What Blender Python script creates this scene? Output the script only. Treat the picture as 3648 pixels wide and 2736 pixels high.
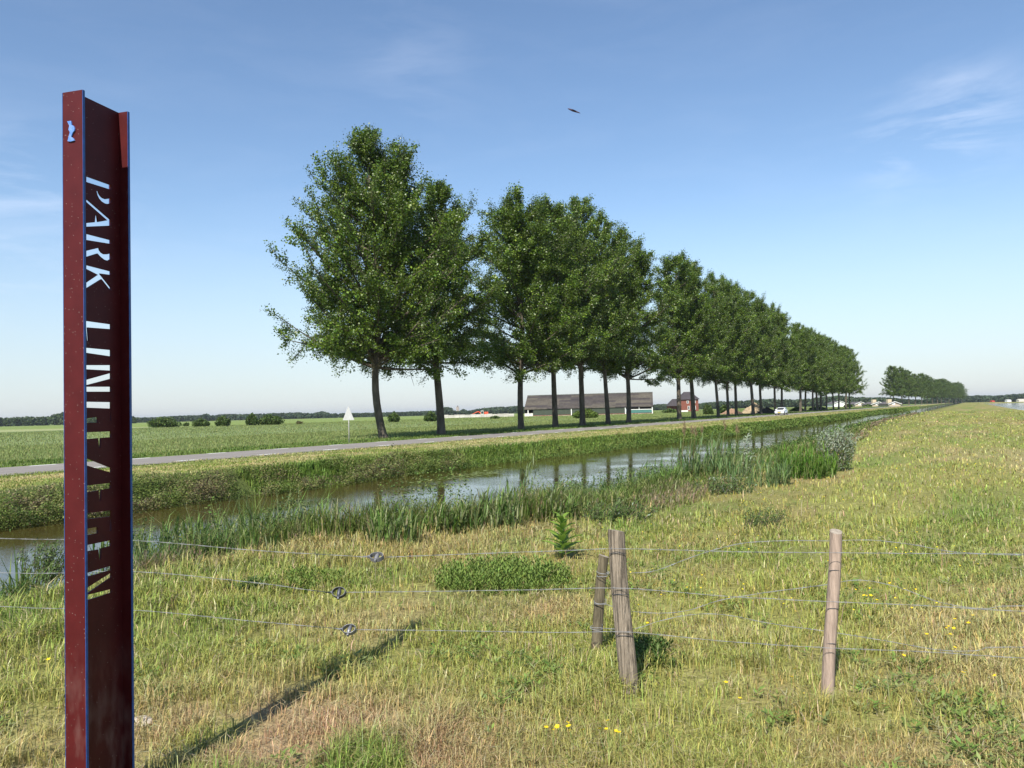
import bpy, bmesh, math, random
import numpy as np
from mathutils import Vector, Matrix

for o in list(bpy.data.objects): bpy.data.objects.remove(o, do_unlink=True)
scene = bpy.context.scene
COL = scene.collection
rad = math.radians

# ------------------------------------------------------------------ camera
F_PX, CX, CY, EYE = 2863.0, 1824.0, 1368.0, 1.8
YAW, PITCH, ROLL = rad(29.6), rad(2.02), rad(1.40)
fwd = Vector((-math.sin(YAW)*math.cos(PITCH), math.cos(YAW)*math.cos(PITCH), math.sin(PITCH)))
r0 = Vector((math.cos(YAW), math.sin(YAW), 0)); u0 = r0.cross(fwd)
right = r0*math.cos(ROLL) - u0*math.sin(ROLL); up = u0*math.cos(ROLL) + r0*math.sin(ROLL)
cam_d = bpy.data.cameras.new("camera"); cam = bpy.data.objects.new("camera", cam_d); COL.objects.link(cam)
cam_d.sensor_width = 36; cam_d.lens = 36*F_PX/3648.0; cam_d.clip_start = 0.1; cam_d.clip_end = 20000
M = Matrix((right, up, -fwd)).transposed().to_4x4(); M.translation = Vector((0, 0, EYE)); cam.matrix_world = M
scene.camera = cam

def ray(x, y): return fwd*F_PX + right*(x-CX) - up*(y-CY)
def ground_pt(x, y, z=0.0):
    d = ray(x, y); return d*((z-EYE)/d.z) + Vector((0, 0, EYE))
def at_depth(x, y, dep):
    d = ray(x, y)/F_PX; return d*dep + Vector((0, 0, EYE))
def bearing_xy(x, X=None, Y=None):      # ground position on the ray through column x, at a given world X or Y
    hor = 1513.7-0.02444*x; d = ray(x, hor)
    if X is not None: return (X, d.y/d.x*X)
    return (d.x/d.y*Y, Y)

# ------------------------------------------------------------------ sky and sun
SUN_EL = rad(45.5); sx, sy = 0.175, -0.985
sun_dir = Vector((sx*math.cos(SUN_EL), sy*math.cos(SUN_EL), math.sin(SUN_EL))).normalized()
world = bpy.data.worlds.new("World"); scene.world = world; world.use_nodes = True
nt = world.node_tree; nt.nodes.clear()
out = nt.nodes.new('ShaderNodeOutputWorld'); bg = nt.nodes.new('ShaderNodeBackground')
sky = nt.nodes.new('ShaderNodeTexSky'); sky.sky_type = 'NISHITA'; sky.sun_disc = False
sky.sun_elevation = SUN_EL; sky.sun_rotation = math.atan2(sx, sy)
sky.air_density = 1.0; sky.dust_density = 0.0; sky.ozone_density = 1.0; sky.altitude = 0
bg.inputs[1].default_value = 0.094
tc = nt.nodes.new('ShaderNodeTexCoord')
def wmath(op, a, b=None, c=None):
    n = nt.nodes.new('ShaderNodeMath'); n.operation = op
    for i, v in enumerate((a, b, c)):
        if v is None: continue
        if isinstance(v, (int, float)): n.inputs[i].default_value = v
        else: nt.links.new(v, n.inputs[i])
    return n.outputs[0]
def blob(px, py, rx, lo=0.0):          # soft region of sky round one direction
    d = ray(px, py).normalized()
    n = nt.nodes.new('ShaderNodeVectorMath'); n.operation = 'DISTANCE'
    nt.links.new(tc.outputs['Generated'], n.inputs[0]); n.inputs[1].default_value = d
    mr = nt.nodes.new('ShaderNodeMapRange'); mr.interpolation_type = 'SMOOTHSTEP'
    nt.links.new(n.outputs['Value'], mr.inputs[0])
    mr.inputs[1].default_value = rx; mr.inputs[2].default_value = rx*lo
    mr.inputs[3].default_value = 0; mr.inputs[4].default_value = 1
    return mr.outputs[0]
mp = nt.nodes.new('ShaderNodeMapping'); nt.links.new(tc.outputs['Generated'], mp.inputs[0])
mp.inputs['Rotation'].default_value = (rad(10), rad(14), rad(-30)); mp.inputs['Scale'].default_value = (2.2, 2.2, 9.0)
nz = nt.nodes.new('ShaderNodeTexNoise'); nt.links.new(mp.outputs[0], nz.inputs['Vector'])
nz.inputs['Scale'].default_value = 2.3; nz.inputs['Detail'].default_value = 7; nz.inputs['Roughness'].default_value = 0.62
nz.inputs['Distortion'].default_value = 0.6
mr0 = nt.nodes.new('ShaderNodeMapRange'); nt.links.new(nz.outputs[0], mr0.inputs[0])
mr0.inputs[1].default_value = 0.46; mr0.inputs[2].default_value = 0.78
regions = [blob(3420, 440, .09), blob(3180, 530, .07), blob(1480, 230, .10), blob(20, 830, .16), blob(500, 100, .25)]
amps = [0.48, 0.44, 0.10, 0.36, 0.0]
acc = None
for rg, am in zip(regions, amps):
    v = wmath('MULTIPLY', rg, am); acc = v if acc is None else wmath('MAXIMUM', acc, v)
acc = wmath('ADD', acc, 0.035)
mask = wmath('MULTIPLY', mr0.outputs[0], acc)
mix = nt.nodes.new('ShaderNodeMixRGB'); nt.links.new(mask, mix.inputs[0]); nt.links.new(sky.outputs[0], mix.inputs[1])
mix.inputs[2].default_value = (7.5, 7.8, 8.6, 1)
sep = nt.nodes.new('ShaderNodeSeparateXYZ'); nt.links.new(tc.outputs['Generated'], sep.inputs[0])
hz = nt.nodes.new('ShaderNodeMapRange'); nt.links.new(sep.outputs['Z'], hz.inputs[0]); hz.interpolation_type = 'SMOOTHSTEP'
hz.inputs[1].default_value = 0.27; hz.inputs[2].default_value = -0.03; hz.inputs[3].default_value = 0; hz.inputs[4].default_value = 0.80
mh = nt.nodes.new('ShaderNodeMixRGB'); nt.links.new(hz.outputs[0], mh.inputs[0]); nt.links.new(mix.outputs[0], mh.inputs[1]); mh.inputs[2].default_value = (3.6, 4.15, 4.7, 1)
mix = mh
tint = nt.nodes.new('ShaderNodeMixRGB'); tint.blend_type = 'MULTIPLY'; tint.inputs[0].default_value = 1; nt.links.new(mix.outputs[0], tint.inputs[1]); tint.inputs[2].default_value = (.985, .985, 1.0, 1); mix = tint
hs = nt.nodes.new('ShaderNodeHueSaturation'); hs.inputs['Saturation'].default_value = 1.07; hs.inputs['Value'].default_value = 1.0
nt.links.new(mix.outputs[0], hs.inputs['Color'])
nt.links.new(hs.outputs[0], bg.inputs[0]); nt.links.new(bg.outputs[0], out.inputs[0])

sl = bpy.data.lights.new("sun", 'SUN'); so = bpy.data.objects.new("sun", sl); COL.objects.link(so)
sl.energy = 4.5; sl.angle = rad(0.5); sl.color = (1.0, 0.95, 0.87)
so.rotation_euler = sun_dir.to_track_quat('Z', 'Y').to_euler(); so.location = sun_dir*50
vs = scene.view_settings; vs.view_transform = 'Standard'; vs.look = 'None'; vs.gamma = 1; vs.use_curve_mapping = False
vs.exposure = 0.83

# ------------------------------------------------------------------ numpy noise
def _hash(ix, iy, seed):
    h = (ix.astype(np.int64)*374761393 + iy.astype(np.int64)*668265263 + seed*974634777) & 0x7fffffff
    h = (h ^ (h >> 13))*1274126177 & 0x7fffffff
    return ((h ^ (h >> 16)) & 0xffff)/65535.0
def noise(x, y, scale=1.0, seed=0, octaves=3):
    x = np.asarray(x, float)/scale; y = np.asarray(y, float)/scale; tot = 0; amp = 1; s = 0
    for o in range(octaves):
        ix = np.floor(x); iy = np.floor(y); fx = x-ix; fy = y-iy
        fx = fx*fx*(3-2*fx); fy = fy*fy*(3-2*fy)
        a = _hash(ix, iy, seed+o); b = _hash(ix+1, iy, seed+o); c = _hash(ix, iy+1, seed+o); d = _hash(ix+1, iy+1, seed+o)
        tot = tot + amp*((a*(1-fx)+b*fx)*(1-fy)+(c*(1-fx)+d*fx)*fy); s += amp; amp *= .5; x = x*2.03+11.3; y = y*2.03+5.7
    return tot/s
def sstep(a, b, x):
    t = np.clip((np.asarray(x, float)-a)/(b-a), 0, 1); return t*t*(3-2*t)

# ------------------------------------------------------------------ terrain
WATER_Z, LAKE_Z = -0.85, -1.1
def x_far(Y): return -21.0 + 2.4*sstep(25, 80, Y) + 0.7*(noise(Y, Y*0+3, 5.0, 11)-.5)
def x_near(Y): return -11.2 + 0.9*(noise(Y, Y*0+9, 6.0, 12)-.5) + 2.1*sstep(8.5, 14, Y) - 1.3*sstep(40, 90, Y)
def height(X, Y):
    X = np.asarray(X, float); Y = np.asarray(Y, float)
    xf = x_far(Y); xn = x_near(Y)
    z = 0.0*X
    zn = -2.0 + 2.0*sstep(-1.5, 3.2, X-xn)            # near bank
    zf = -2.2 + 2.2*sstep(-1.3, 2.4, xf-X)            # far bank
    z = np.where(X > -16, np.minimum(z, zn), np.where(X > -28, np.minimum(z, zf), z))
    lake = sstep(7.5, 14, X)*(1-sstep(950, 1000, Y))
    z = z - 3.0*lake - 0.9*sstep(20, 60, X)*sstep(950, 1000, Y)
    near = (X > -10) & (X < 9)
    bump = 0.10*(noise(X, Y, 2.4, 31)-.5) + 0.05*(noise(X, Y, .6, 32)-.5)
    z = z + np.where(near, bump, 0.04*(noise(X, Y, 3., 33)-.5)*(X > -28) + 0.0)
    return z

C = lambda *a: np.array(a)
def mixc(a, b, t): return a*(1-t[..., None]) + b*t[..., None]
def dike_color(X, Y):
    Y0 = Y; Y = np.where(Y > 0, 14*np.log1p(np.maximum(Y, 0)/14), Y)
    n1 = noise(X, Y, 2.6, 1); n2 = noise(X, Y, .9, 2); n3 = noise(X, Y, 7., 3); n4 = noise(X, Y, .35, 4, 2); n5 = noise(X, Y, 1.7, 5)
    g = np.broadcast_to(C(.175, .235, .052), X.shape+(3,))
    c = mixc(g, C(.255, .265, .068), sstep(.25, .55, n1*.6+n2*.4))
    c = mixc(c, C(.350, .290, .135), .68*sstep(.50, .68, n5*.55+n2*.25+n3*.2)*(1-.4*sstep(-4.5, -7, X)))
    c = mixc(c, C(.300, .190, .095), .30*sstep(.54, .72, noise(X, Y, 3.4, 6)*.7+n4*.3))
    dg = sstep(.60, .75, noise(X, Y, 1.9, 7)); c = mixc(c, C(.11, .17, .030), .40*dg)
    c = c*1.15                                   # dry bare patches round the sign's foot
    Y = Y0; dry = np.exp(-(((X+3.2)/1.3)**2+((Y-3.3)/.75)**2))
    c = mixc(c, C(.40, .29, .16), np.clip(1.3*dry*sstep(.28, .5, n2*.5+n4*.5), 0, 1))
    return c
def ground_color(X, Y):
    xf = x_far(Y); xn = x_near(Y)
    c = dike_color(X, Y)*.85
    soil = C(.13, .10, .055)
    c = mixc(c, np.broadcast_to(soil, c.shape), .35+0*X)
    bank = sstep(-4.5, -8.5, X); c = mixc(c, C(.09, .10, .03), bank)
    verge = mixc(np.broadcast_to(C(.17, .21, .045), c.shape), C(.40, .33, .14), sstep(.40, .58, noise(X, Y*.35, 2.0, 21)*.6+noise(X, Y, .5, 22)*.4))
    edge = sstep(-28.0, -29.4, X); verge = mixc(verge, C(.13, .19, .035), edge)
    c = np.where((X < -16)[..., None], verge, c)
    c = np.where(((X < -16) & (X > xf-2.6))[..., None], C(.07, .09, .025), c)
    field = mixc(np.broadcast_to(C(.150, .195, .080), c.shape), C(.180, .220, .090), noise(X, Y, 18, 23))
    field = mixc(field, C(.27, .29, .13), sstep(-190, -230, X)*sstep(.35, .6, noise(X*.3, Y, 30, 24)))
    field = mixc(field, C(.17, .22, .06), sstep(150, 180, Y+.0*X))
    c = np.where((X < -36.5)[..., None], field, c)
    water_bed = (X > xf) & (X < xn+.3)
    c = np.where(water_bed[..., None], C(.05, .04, .015), c)
    return c

def grid_axis(segs):
    v = []
    for a, b, n in segs: v += list(np.linspace(a, b, n, endpoint=False))
    return v
gx = [-v for v in reversed([45*1.09**k for k in range(1, 62)])] + grid_axis([(-45, -13, 90), (-13, 9, 130), (9, 16, 16)]) + [16*1.12**k for k in range(0, 58)]
gy = [-600, -300, -120, -60, -40, -25, -15, -8, -4, -2] + grid_axis([(-1, 14, 110)]) + [14*1.021**k for k in range(0, 305)]
gx = np.array(gx); gy = np.array(gy)
GX, GY = np.meshgrid(gx, gy); GZ = height(GX, GY)

def new_mesh(name, verts, faces_flat, sizes, mat=None, colors=None, smooth=False):
    me = bpy.data.meshes.new(name); nv = len(verts); nf = len(sizes)
    me.vertices.add(nv); me.vertices.foreach_set('co', np.ascontiguousarray(verts, dtype=np.float32).ravel())
    me.loops.add(len(faces_flat)); me.loops.foreach_set('vertex_index', np.asarray(faces_flat, np.int32))
    starts = np.concatenate([[0], np.cumsum(sizes)[:-1]]).astype(np.int32)
    me.polygons.add(nf); me.polygons.foreach_set('loop_start', starts); me.polygons.foreach_set('loop_total', np.asarray(sizes, np.int32))
    me.polygons.foreach_set('use_smooth', np.full(nf, smooth))
    me.update(calc_edges=True)
    if colors is not None:
        at = me.color_attributes.new('Col', 'FLOAT_COLOR', 'POINT')
        cc = np.ones((nv, 4), np.float32); cc[:, :3] = colors; at.data.foreach_set('color', cc.ravel())
    if mat: me.materials.append(mat)
    return me
def link(name, me, parent=None, **props):
    o = bpy.data.objects.new(name, me); COL.objects.link(o)
    if parent is not None: o.parent = parent
    for k, v in props.items(): o[k] = v
    return o
def thing(name, loc, label, cat, rz=0.0, group=None):
    o = bpy.data.objects.new(name, None); COL.objects.link(o); o.location = loc; o.rotation_euler = (0, 0, rz)
    o.empty_display_size = .2
    o['label'] = label; o['category'] = cat
    if group: o['group'] = group
    return o

# ------------------------------------------------------------------ materials
def mat(name, color=(.5, .5, .5), rough=.7, spec=.3, metal=0.0, attr=False, trans=0.0, noise_amt=0.0, noise_scale=8.0, bump=0.0, bump_scale=40.0, stretch=(1, 1, 1), color2=None):
    m = bpy.data.materials.new(name); m.use_nodes = True; t = m.node_tree; N = t.nodes; L = t.links
    b = N['Principled BSDF']; b.inputs['Roughness'].default_value = rough; b.inputs['Specular IOR Level'].default_value = spec
    b.inputs['Metallic'].default_value = metal
    if attr:
        a = N.new('ShaderNodeVertexColor'); a.layer_name = 'Col'; csock = a.outputs[0]
    else:
        a = N.new('ShaderNodeRGB'); a.outputs[0].default_value = (*color, 1); csock = a.outputs[0]
    co = N.new('ShaderNodeTexCoord'); mp = N.new('ShaderNodeMapping'); mp.inputs['Scale'].default_value = stretch; L.new(co.outputs['Object'], mp.inputs[0])
    if noise_amt > 0:
        n = N.new('ShaderNodeTexNoise'); n.inputs['Scale'].default_value = noise_scale; n.inputs['Detail'].default_value = 6; n.inputs['Roughness'].default_value = .65
        L.new(mp.outputs[0], n.inputs['Vector'])
        mr = N.new('ShaderNodeMapRange'); L.new(n.outputs[0], mr.inputs[0]); mr.inputs[1].default_value = .3; mr.inputs[2].default_value = .7
        if color2 is not None:
            mx = N.new('ShaderNodeMixRGB'); mr.inputs[3].default_value = 0; mr.inputs[4].default_value = noise_amt
            L.new(mr.outputs[0], mx.inputs[0]); L.new(csock, mx.inputs[1]); mx.inputs[2].default_value = (*color2, 1); csock = mx.outputs[0]
        else:
            mx = N.new('ShaderNodeMixRGB'); mx.blend_type = 'MULTIPLY'; mx.inputs[0].default_value = 1
            mr.inputs[3].default_value = 1-noise_amt; mr.inputs[4].default_value = 1+noise_amt
            L.new(csock, mx.inputs[1]); L.new(mr.outputs[0], mx.inputs[2]); csock = mx.outputs[0]
    L.new(csock, b.inputs['Base Color'])
    if bump > 0:
        n2 = N.new('ShaderNodeTexNoise'); n2.inputs['Scale'].default_value = bump_scale; n2.inputs['Detail'].default_value = 5; L.new(mp.outputs[0], n2.inputs['Vector'])
        bp = N.new('ShaderNodeBump'); bp.inputs['Strength'].default_value = 1; bp.inputs['Distance'].default_value = bump; L.new(n2.outputs[0], bp.inputs['Height']); L.new(bp.outputs[0], b.inputs['Normal'])
    if trans > 0:
        tr = N.new('ShaderNodeBsdfTranslucent'); ms = N.new('ShaderNodeMixShader'); ms.inputs[0].default_value = trans
        L.new(csock, tr.inputs[0]); L.new(b.outputs[0], ms.inputs[1]); L.new(tr.outputs[0], ms.inputs[2]); L.new(ms.outputs[0], N['Material Output'].inputs[0])
    return m

m_ground = mat('ground', attr=True, rough=.95, spec=.1, noise_amt=.45, noise_scale=14, bump=.03, bump_scale=22)
m_blade = mat('grass_blades', attr=True, rough=.55, spec=.25, trans=.35)
m_leaf = mat('tree_leaves', attr=True, rough=.42, spec=.45, trans=.28)
m_weed = mat('weed_leaves', attr=True, rough=.6, spec=.25, trans=.3)
m_bark = mat('poplar_bark', (.105, .088, .066), rough=.9, spec=.1, noise_amt=.55, noise_scale=3.0, bump=.03, bump_scale=9, stretch=(1, 1, .35))

nxg, nyg = len(gx), len(gy)
idx = np.arange(nxg*nyg).reshape(nyg, nxg)
q = np.stack([idx[:-1, :-1], idx[:-1, 1:], idx[1:, 1:], idx[1:, :-1]], -1).reshape(-1, 4)
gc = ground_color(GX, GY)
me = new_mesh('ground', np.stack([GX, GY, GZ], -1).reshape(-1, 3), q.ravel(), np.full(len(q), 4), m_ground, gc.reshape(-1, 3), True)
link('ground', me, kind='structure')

def water_mat(name, deep, bump, sc, stretch):
    m = bpy.data.materials.new(name); m.use_nodes = True; N = m.node_tree.nodes; L = m.node_tree.links
    b = N['Principled BSDF']; b.inputs['Base Color'].default_value = (*deep, 1); b.inputs['Roughness'].default_value = .04
    b.inputs['IOR'].default_value = 1.33; b.inputs['Specular IOR Level'].default_value = .5
    co = N.new('ShaderNodeTexCoord'); mp = N.new('ShaderNodeMapping'); mp.inputs['Scale'].default_value = stretch; mp.inputs['Rotation'].default_value = (0, 0, rad(25)); L.new(co.outputs['Object'], mp.inputs[0])
    n = N.new('ShaderNodeTexNoise'); n.inputs['Scale'].default_value = sc; n.inputs['Detail'].default_value = 4; L.new(mp.outputs[0], n.inputs['Vector'])
    n3 = N.new('ShaderNodeTexNoise'); n3.inputs['Scale'].default_value = .35; n3.inputs['Detail'].default_value = 2; L.new(co.outputs['Object'], n3.inputs['Vector'])
    mr = N.new('ShaderNodeMapRange'); L.new(n3.outputs[0], mr.inputs[0]); mr.inputs[1].default_value = .38; mr.inputs[2].default_value = .62; mr.inputs[3].default_value = .15; mr.inputs[4].default_value = 1
    ml = N.new('ShaderNodeMath'); ml.operation = 'MULTIPLY'; L.new(n.outputs[0], ml.inputs[0]); L.new(mr.outputs[0], ml.inputs[1])
    bp = N.new('ShaderNodeBump'); bp.inputs['Distance'].default_value = bump; bp.inputs['Strength'].default_value = 1; L.new(ml.outputs[0], bp.inputs['Height']); L.new(bp.outputs[0], b.inputs['Normal'])
    return m
def sheet(name, x0, x1, y0, y1, z, m, **p):
    v = [(x0, y0, z), (x1, y0, z), (x1, y1, z), (x0, y1, z)]
    return link(name, new_mesh(name, np.array(v), [0, 1, 2, 3], [4], m), **p)
m_water = water_mat('canal_water', (.050, .038, .010), .006, 6.0, (1.0, 2.2, 1))
m_lake = water_mat('lake_water', (.10, .12, .13), .03, 3.0, (1, 1, 1))
sheet('canal_water', -24, -7.5, -60, 2500, WATER_Z, m_water, kind='structure')
sheet('lake_water', 9.0, 2600, -200, 995, LAKE_Z, m_lake, kind='structure')

# road: a sheet of asphalt and its painted edge dashes
def strip(name, xs, ys, z, m, **p):
    V = [(x, y, z) for y in ys for x in xs]; n = len(xs); Fc = []
    for j in range(len(ys)-1):
        for i in range(n-1): Fc += [j*n+i, j*n+i+1, (j+1)*n+i+1, (j+1)*n+i]
    return link(name, new_mesh(name, np.array(V, float), Fc, [4]*(len(Fc)//4), m, smooth=False), **p)
def wob(y, s): return .10*(float(noise(np.array([y]), np.array([s]), 1.3, 41)[0])-.5)
m_asph = mat('asphalt', (.215, .195, .175), rough=.92, spec=.15, noise_amt=.16, noise_scale=1.3, stretch=(2, .25, 1))
RX0, RX1 = -34.9, -29.35
ys = list(np.arange(-60, 140, .6))+list(np.linspace(140, 2500, 90))
V = []; Fc = []
for j, y in enumerate(ys):
    V += [(RX0+wob(y, 1), y, .03), ((RX0+RX1)/2, y, .055), (RX1+wob(y, 7), y, .03)]
    if j: a = 3*(j-1); Fc += [a, a+1, a+4, a+3, a+1, a+2, a+5, a+4]
link('road', new_mesh('road', np.array(V), Fc, [4]*(len(Fc)//4), m_asph), kind='structure')
m_paint = mat('road_paint', (.80, .80, .76), rough=.8, spec=.2, noise_amt=.1, noise_scale=10)
def dashes(name, xc, phase, **p):
    V = []; Fc = []; y = -50.05+phase
    while y < 500:
        k = len(V); zz = .034+.025*(1-abs(xc-(RX0+RX1)/2)/2.43)
        V += [(xc-.12, y, zz+.006), (xc+.12, y, zz+.006), (xc+.12, y+1.15, zz+.006), (xc-.12, y+1.15, zz+.006)]; Fc += [k, k+1, k+2, k+3]; y += 4.55
    link(name, new_mesh(name, np.array(V), Fc, [4]*(len(V)//4), m_paint), **p)
dashes('road_marking', RX0+.45, 1.2, kind='structure'); dashes('road_marking', RX1-.6, .4, kind='structure')

# ------------------------------------------------------------------ vegetation builders
rng = np.random.default_rng(7)
def blades(P, H, W, az, bend, colr, side=None):
    """5-vertex bent blades, returned as arrays"""
    n = len(P); dx = np.cos(az); dy = np.sin(az)
    s = az+np.pi/2 if side is None else side
    sxv = np.cos(s)*W*.5; syv = np.sin(s)*W*.5
    V = np.zeros((n, 5, 3)); 
    V[:, 0] = P; V[:, 1] = P; V[:, 0, 0] -= sxv; V[:, 0, 1] -= syv; V[:, 1, 0] += sxv; V[:, 1, 1] += syv
    for k, sg in ((2, 1), (3, -1)):
        V[:, k] = P; V[:, k, 0] += dx*bend*H*.28+sg*sxv*.85; V[:, k, 1] += dy*bend*H*.28+sg*syv*.85; V[:, k, 2] += H*.58
    V[:, 4] = P; V[:, 4, 0] += dx*bend*H; V[:, 4, 1] += dy*bend*H; V[:, 4, 2] += H*np.sqrt(np.clip(1-.45*bend**2, .2, 1))
    V[:, :2, 2] -= .02
    b = (np.arange(n)*5)[:, None]
    F = np.concatenate([b+np.array([0, 1, 2, 3]), b+np.array([3, 2, 4])], 1).ravel()
    S = np.tile([4, 3], n)
    Cc = np.repeat(colr[:, None, :], 5, 1)
    return V.reshape(-1, 3), F, S, Cc.reshape(-1, 3)
def leaves(P, A, B, colr):
    """rhombus leaves: A long half-axis, B short half-axis"""
    n = len(P); V = np.stack([P-A, P+B, P+A, P-B], 1).reshape(-1, 3)
    F = np.arange(n*4); return V, F, np.full(n, 4), np.repeat(colr[:, None, :], 4, 1).reshape(-1, 3)
def join(parts):
    Vs, Fs, Ss, Cs = [], [], [], []; off = 0
    for V, F, S, Cc in parts: Vs.append(V); Fs.append(F+off); Ss.append(S); Cs.append(Cc); off += len(V)
    return np.concatenate(Vs), np.concatenate(Fs), np.concatenate(Ss), np.concatenate(Cs)
def build(name, parts, m, parent=None, **p):
    V, F, S, Cc = join(parts); return link(name, new_mesh(name, V, F, S, m, Cc), parent, **p)
def rnd_unit(n, flat=1.0):
    v = rng.normal(size=(n, 3)); v[:, 2] *= flat; return v/np.linalg.norm(v, axis=1)[:, None]
def rnd_axes(n, size, ratio=.62, upbias=.6):
    nrm = rnd_unit(n); nrm[:, 2] = np.abs(nrm[:, 2])+upbias*.5; nrm /= np.linalg.norm(nrm, axis=1)[:, None]
    t = rnd_unit(n); a = t-(t*nrm).sum(1)[:, None]*nrm; a /= np.linalg.norm(a, axis=1)[:, None]+1e-9
    b = np.cross(nrm, a); s = size[:, None] if hasattr(size, '__len__') else size
    return a*s*.5, b*s*.5*ratio
def jitter(c, amt=.15):
    n = len(c); v = 1+amt*rng.normal(size=(n, 1)); h = 1+amt*.35*rng.normal(size=(n, 3)); return np.clip(c*v*h, .004, .9)
def log_dist(n, a, b): return a*(b/a)**rng.random(n)
def zone(n, xfun0, xfun1, y0, y1, c):
    Y = (y0+c)*((y1+c)/(y0+c))**rng.random(n)-c
    a = xfun0(Y) if callable(xfun0) else xfun0+0*Y; b = xfun1(Y) if callable(xfun1) else xfun1+0*Y
    X = a+(b-a)*rng.random(n); return X, Y
def base(X, Y): return np.stack([X, Y, height(X, Y)], 1)
WIND = rad(20)

def tube(pts, radii, sides=8):
    pts = np.array(pts, float); n = len(pts); V = []; 
    for i in range(n):
        t = pts[min(i+1, n-1)]-pts[max(i-1, 0)]; t /= np.linalg.norm(t)+1e-9
        a = np.cross(t, [0.3, 1, 0.1]); 
        if np.linalg.norm(a) < .1: a = np.cross(t, [1, 0, 0])
        a /= np.linalg.norm(a); b = np.cross(t, a)
        for k in range(sides):
            an = 2*np.pi*k/sides; V.append(pts[i]+radii[i]*(math.cos(an)*a+math.sin(an)*b))
    F = []
    for i in range(n-1):
        for k in range(sides): F += [i*sides+k, i*sides+(k+1) % sides, (i+1)*sides+(k+1) % sides, (i+1)*sides+k]
    return np.array(V), np.array(F), np.full((n-1)*sides, 4), np.full((len(V), 3), .2)
# --- short meadow grass on the dike
def belt_w(Y): return 1.3+2.4*sstep(6.5, 10.5, Y)-1.2*sstep(30, 90, Y)
def hfade(Y): return (1.15-.57*sstep(11.0, 14.5, Y))*(.45+.55*sstep(5.5, 7.5, Y))      # width of the tall bankside growth
def meadow(n, dmin, dmax, hs=1.0):
    d = log_dist(n, dmin, dmax); th = YAW+rad(90)+rad(62)*(rng.random(n)*2-1)
    X = d*np.cos(th); Y = d*np.sin(th)
    k = (X > x_near(Y)+.6) & (X < 10); X = X[k]; Y = Y[k]; d = d[k]
    dens = .12+.88*sstep(.36, .60, noise(X, Y, .16, 51, 2)*.55+noise(X, Y, .8, 52, 2)*.45)
    bare = np.exp(-(((X+3.2)/1.3)**2+((Y-3.3)/.75)**2)); dens = dens*(1-.88*bare*sstep(.35, .55, noise(X, Y, .5, 58, 2)))
    k = rng.random(len(X)) < dens; X = X[k]; Y = Y[k]; d = d[k]; m = len(X)
    P = base(X, Y)
    tall = sstep(.56, .80, noise(X, Y, .45, 53, 2)); bank = sstep(-4.2, -7.5, X)
    H = (.035+.075*rng.random(m)**1.3+.13*tall*rng.random(m)+.12*bank*rng.random(m))*hs
    W = np.maximum(.0036*(.6+.8*rng.random(m)), .0010*d*(.6+.8*rng.random(m)))
    c = dike_color(X, Y); straw = rng.random(m) < .10+.06*bank
    c = np.where(straw[:, None], C(.50, .42, .23)*(.7+.5*rng.random((m, 1))), c*1.18)
    return blades(P, H, W, rng.random(m)*6.283, .15+1.1*rng.random(m), jitter(c, .24))
build('meadow_grass', [meadow(600000, 2.3, 14), meadow(260000, 14, 170, 1.0)], m_blade, kind='stuff', label='short yellow-green meadow grass covering the dike top around the fence', category='grass')
# scattered taller single stalks, bent by the wind
def stalks(n, dmin, dmax):
    d = log_dist(n, dmin, dmax); th = YAW+rad(90)+rad(60)*(rng.random(n)*2-1); X = d*np.cos(th); Y = d*np.sin(th)
    k = (X > -9) & (X < 9) & (rng.random(n) < sstep(.42, .62, noise(X, Y, 1.1, 57))); X = X[k]; Y = Y[k]; d = d[k]; m = len(X)
    cc = np.array([(.42, .38, .20), (.26, .28, .08), (.36, .25, .14)])[rng.integers(0, 3, m)]
    return blades(base(X, Y), .14+.20*rng.random(m), np.maximum(.003, .0008*d), rad(-20)+rng.normal(size=m)*.9, .25+.8*rng.random(m), jitter(cc, .2))
def herbs(n, dmin, dmax):      # flat rosettes and clover-like leaves between the grass
    d = log_dist(n, dmin, dmax); th = YAW+rad(90)+rad(60)*(rng.random(n)*2-1); X = d*np.cos(th); Y = d*np.sin(th)
    k = (X > -8.5) & (X < 9) & (rng.random(n) < .8*sstep(.58, .74, noise(X, Y, .5, 151, 2))); X = X[k]; Y = Y[k]; d = d[k]; m = len(X)
    reps = 7; P = np.repeat(base(X, Y), reps, 0); az = rng.random(m*reps)*6.283; L_ = .028+.035*rng.random(m*reps)
    A = np.stack([np.cos(az)*L_*.5, np.sin(az)*L_*.5, .25*L_*(.3+rng.random(m*reps))], 1); B = np.stack([-np.sin(az), np.cos(az), 0*az], 1)*(L_*.17)[:, None]
    P = P+A*1.2; P[:, 2] += .015+.05*rng.random(m*reps); cc = np.repeat(np.array([(.14, .21, .045), (.18, .25, .055), (.22, .26, .09)])[rng.integers(0, 3, m)], reps, 0)
    return leaves(P, A, B, jitter(cc, .15))
build('meadow_herbs', [herbs(26000, 2.3, 16)], m_weed, kind='stuff', label='small flat-leaved herbs growing between the meadow grass', category='herbs')
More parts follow.
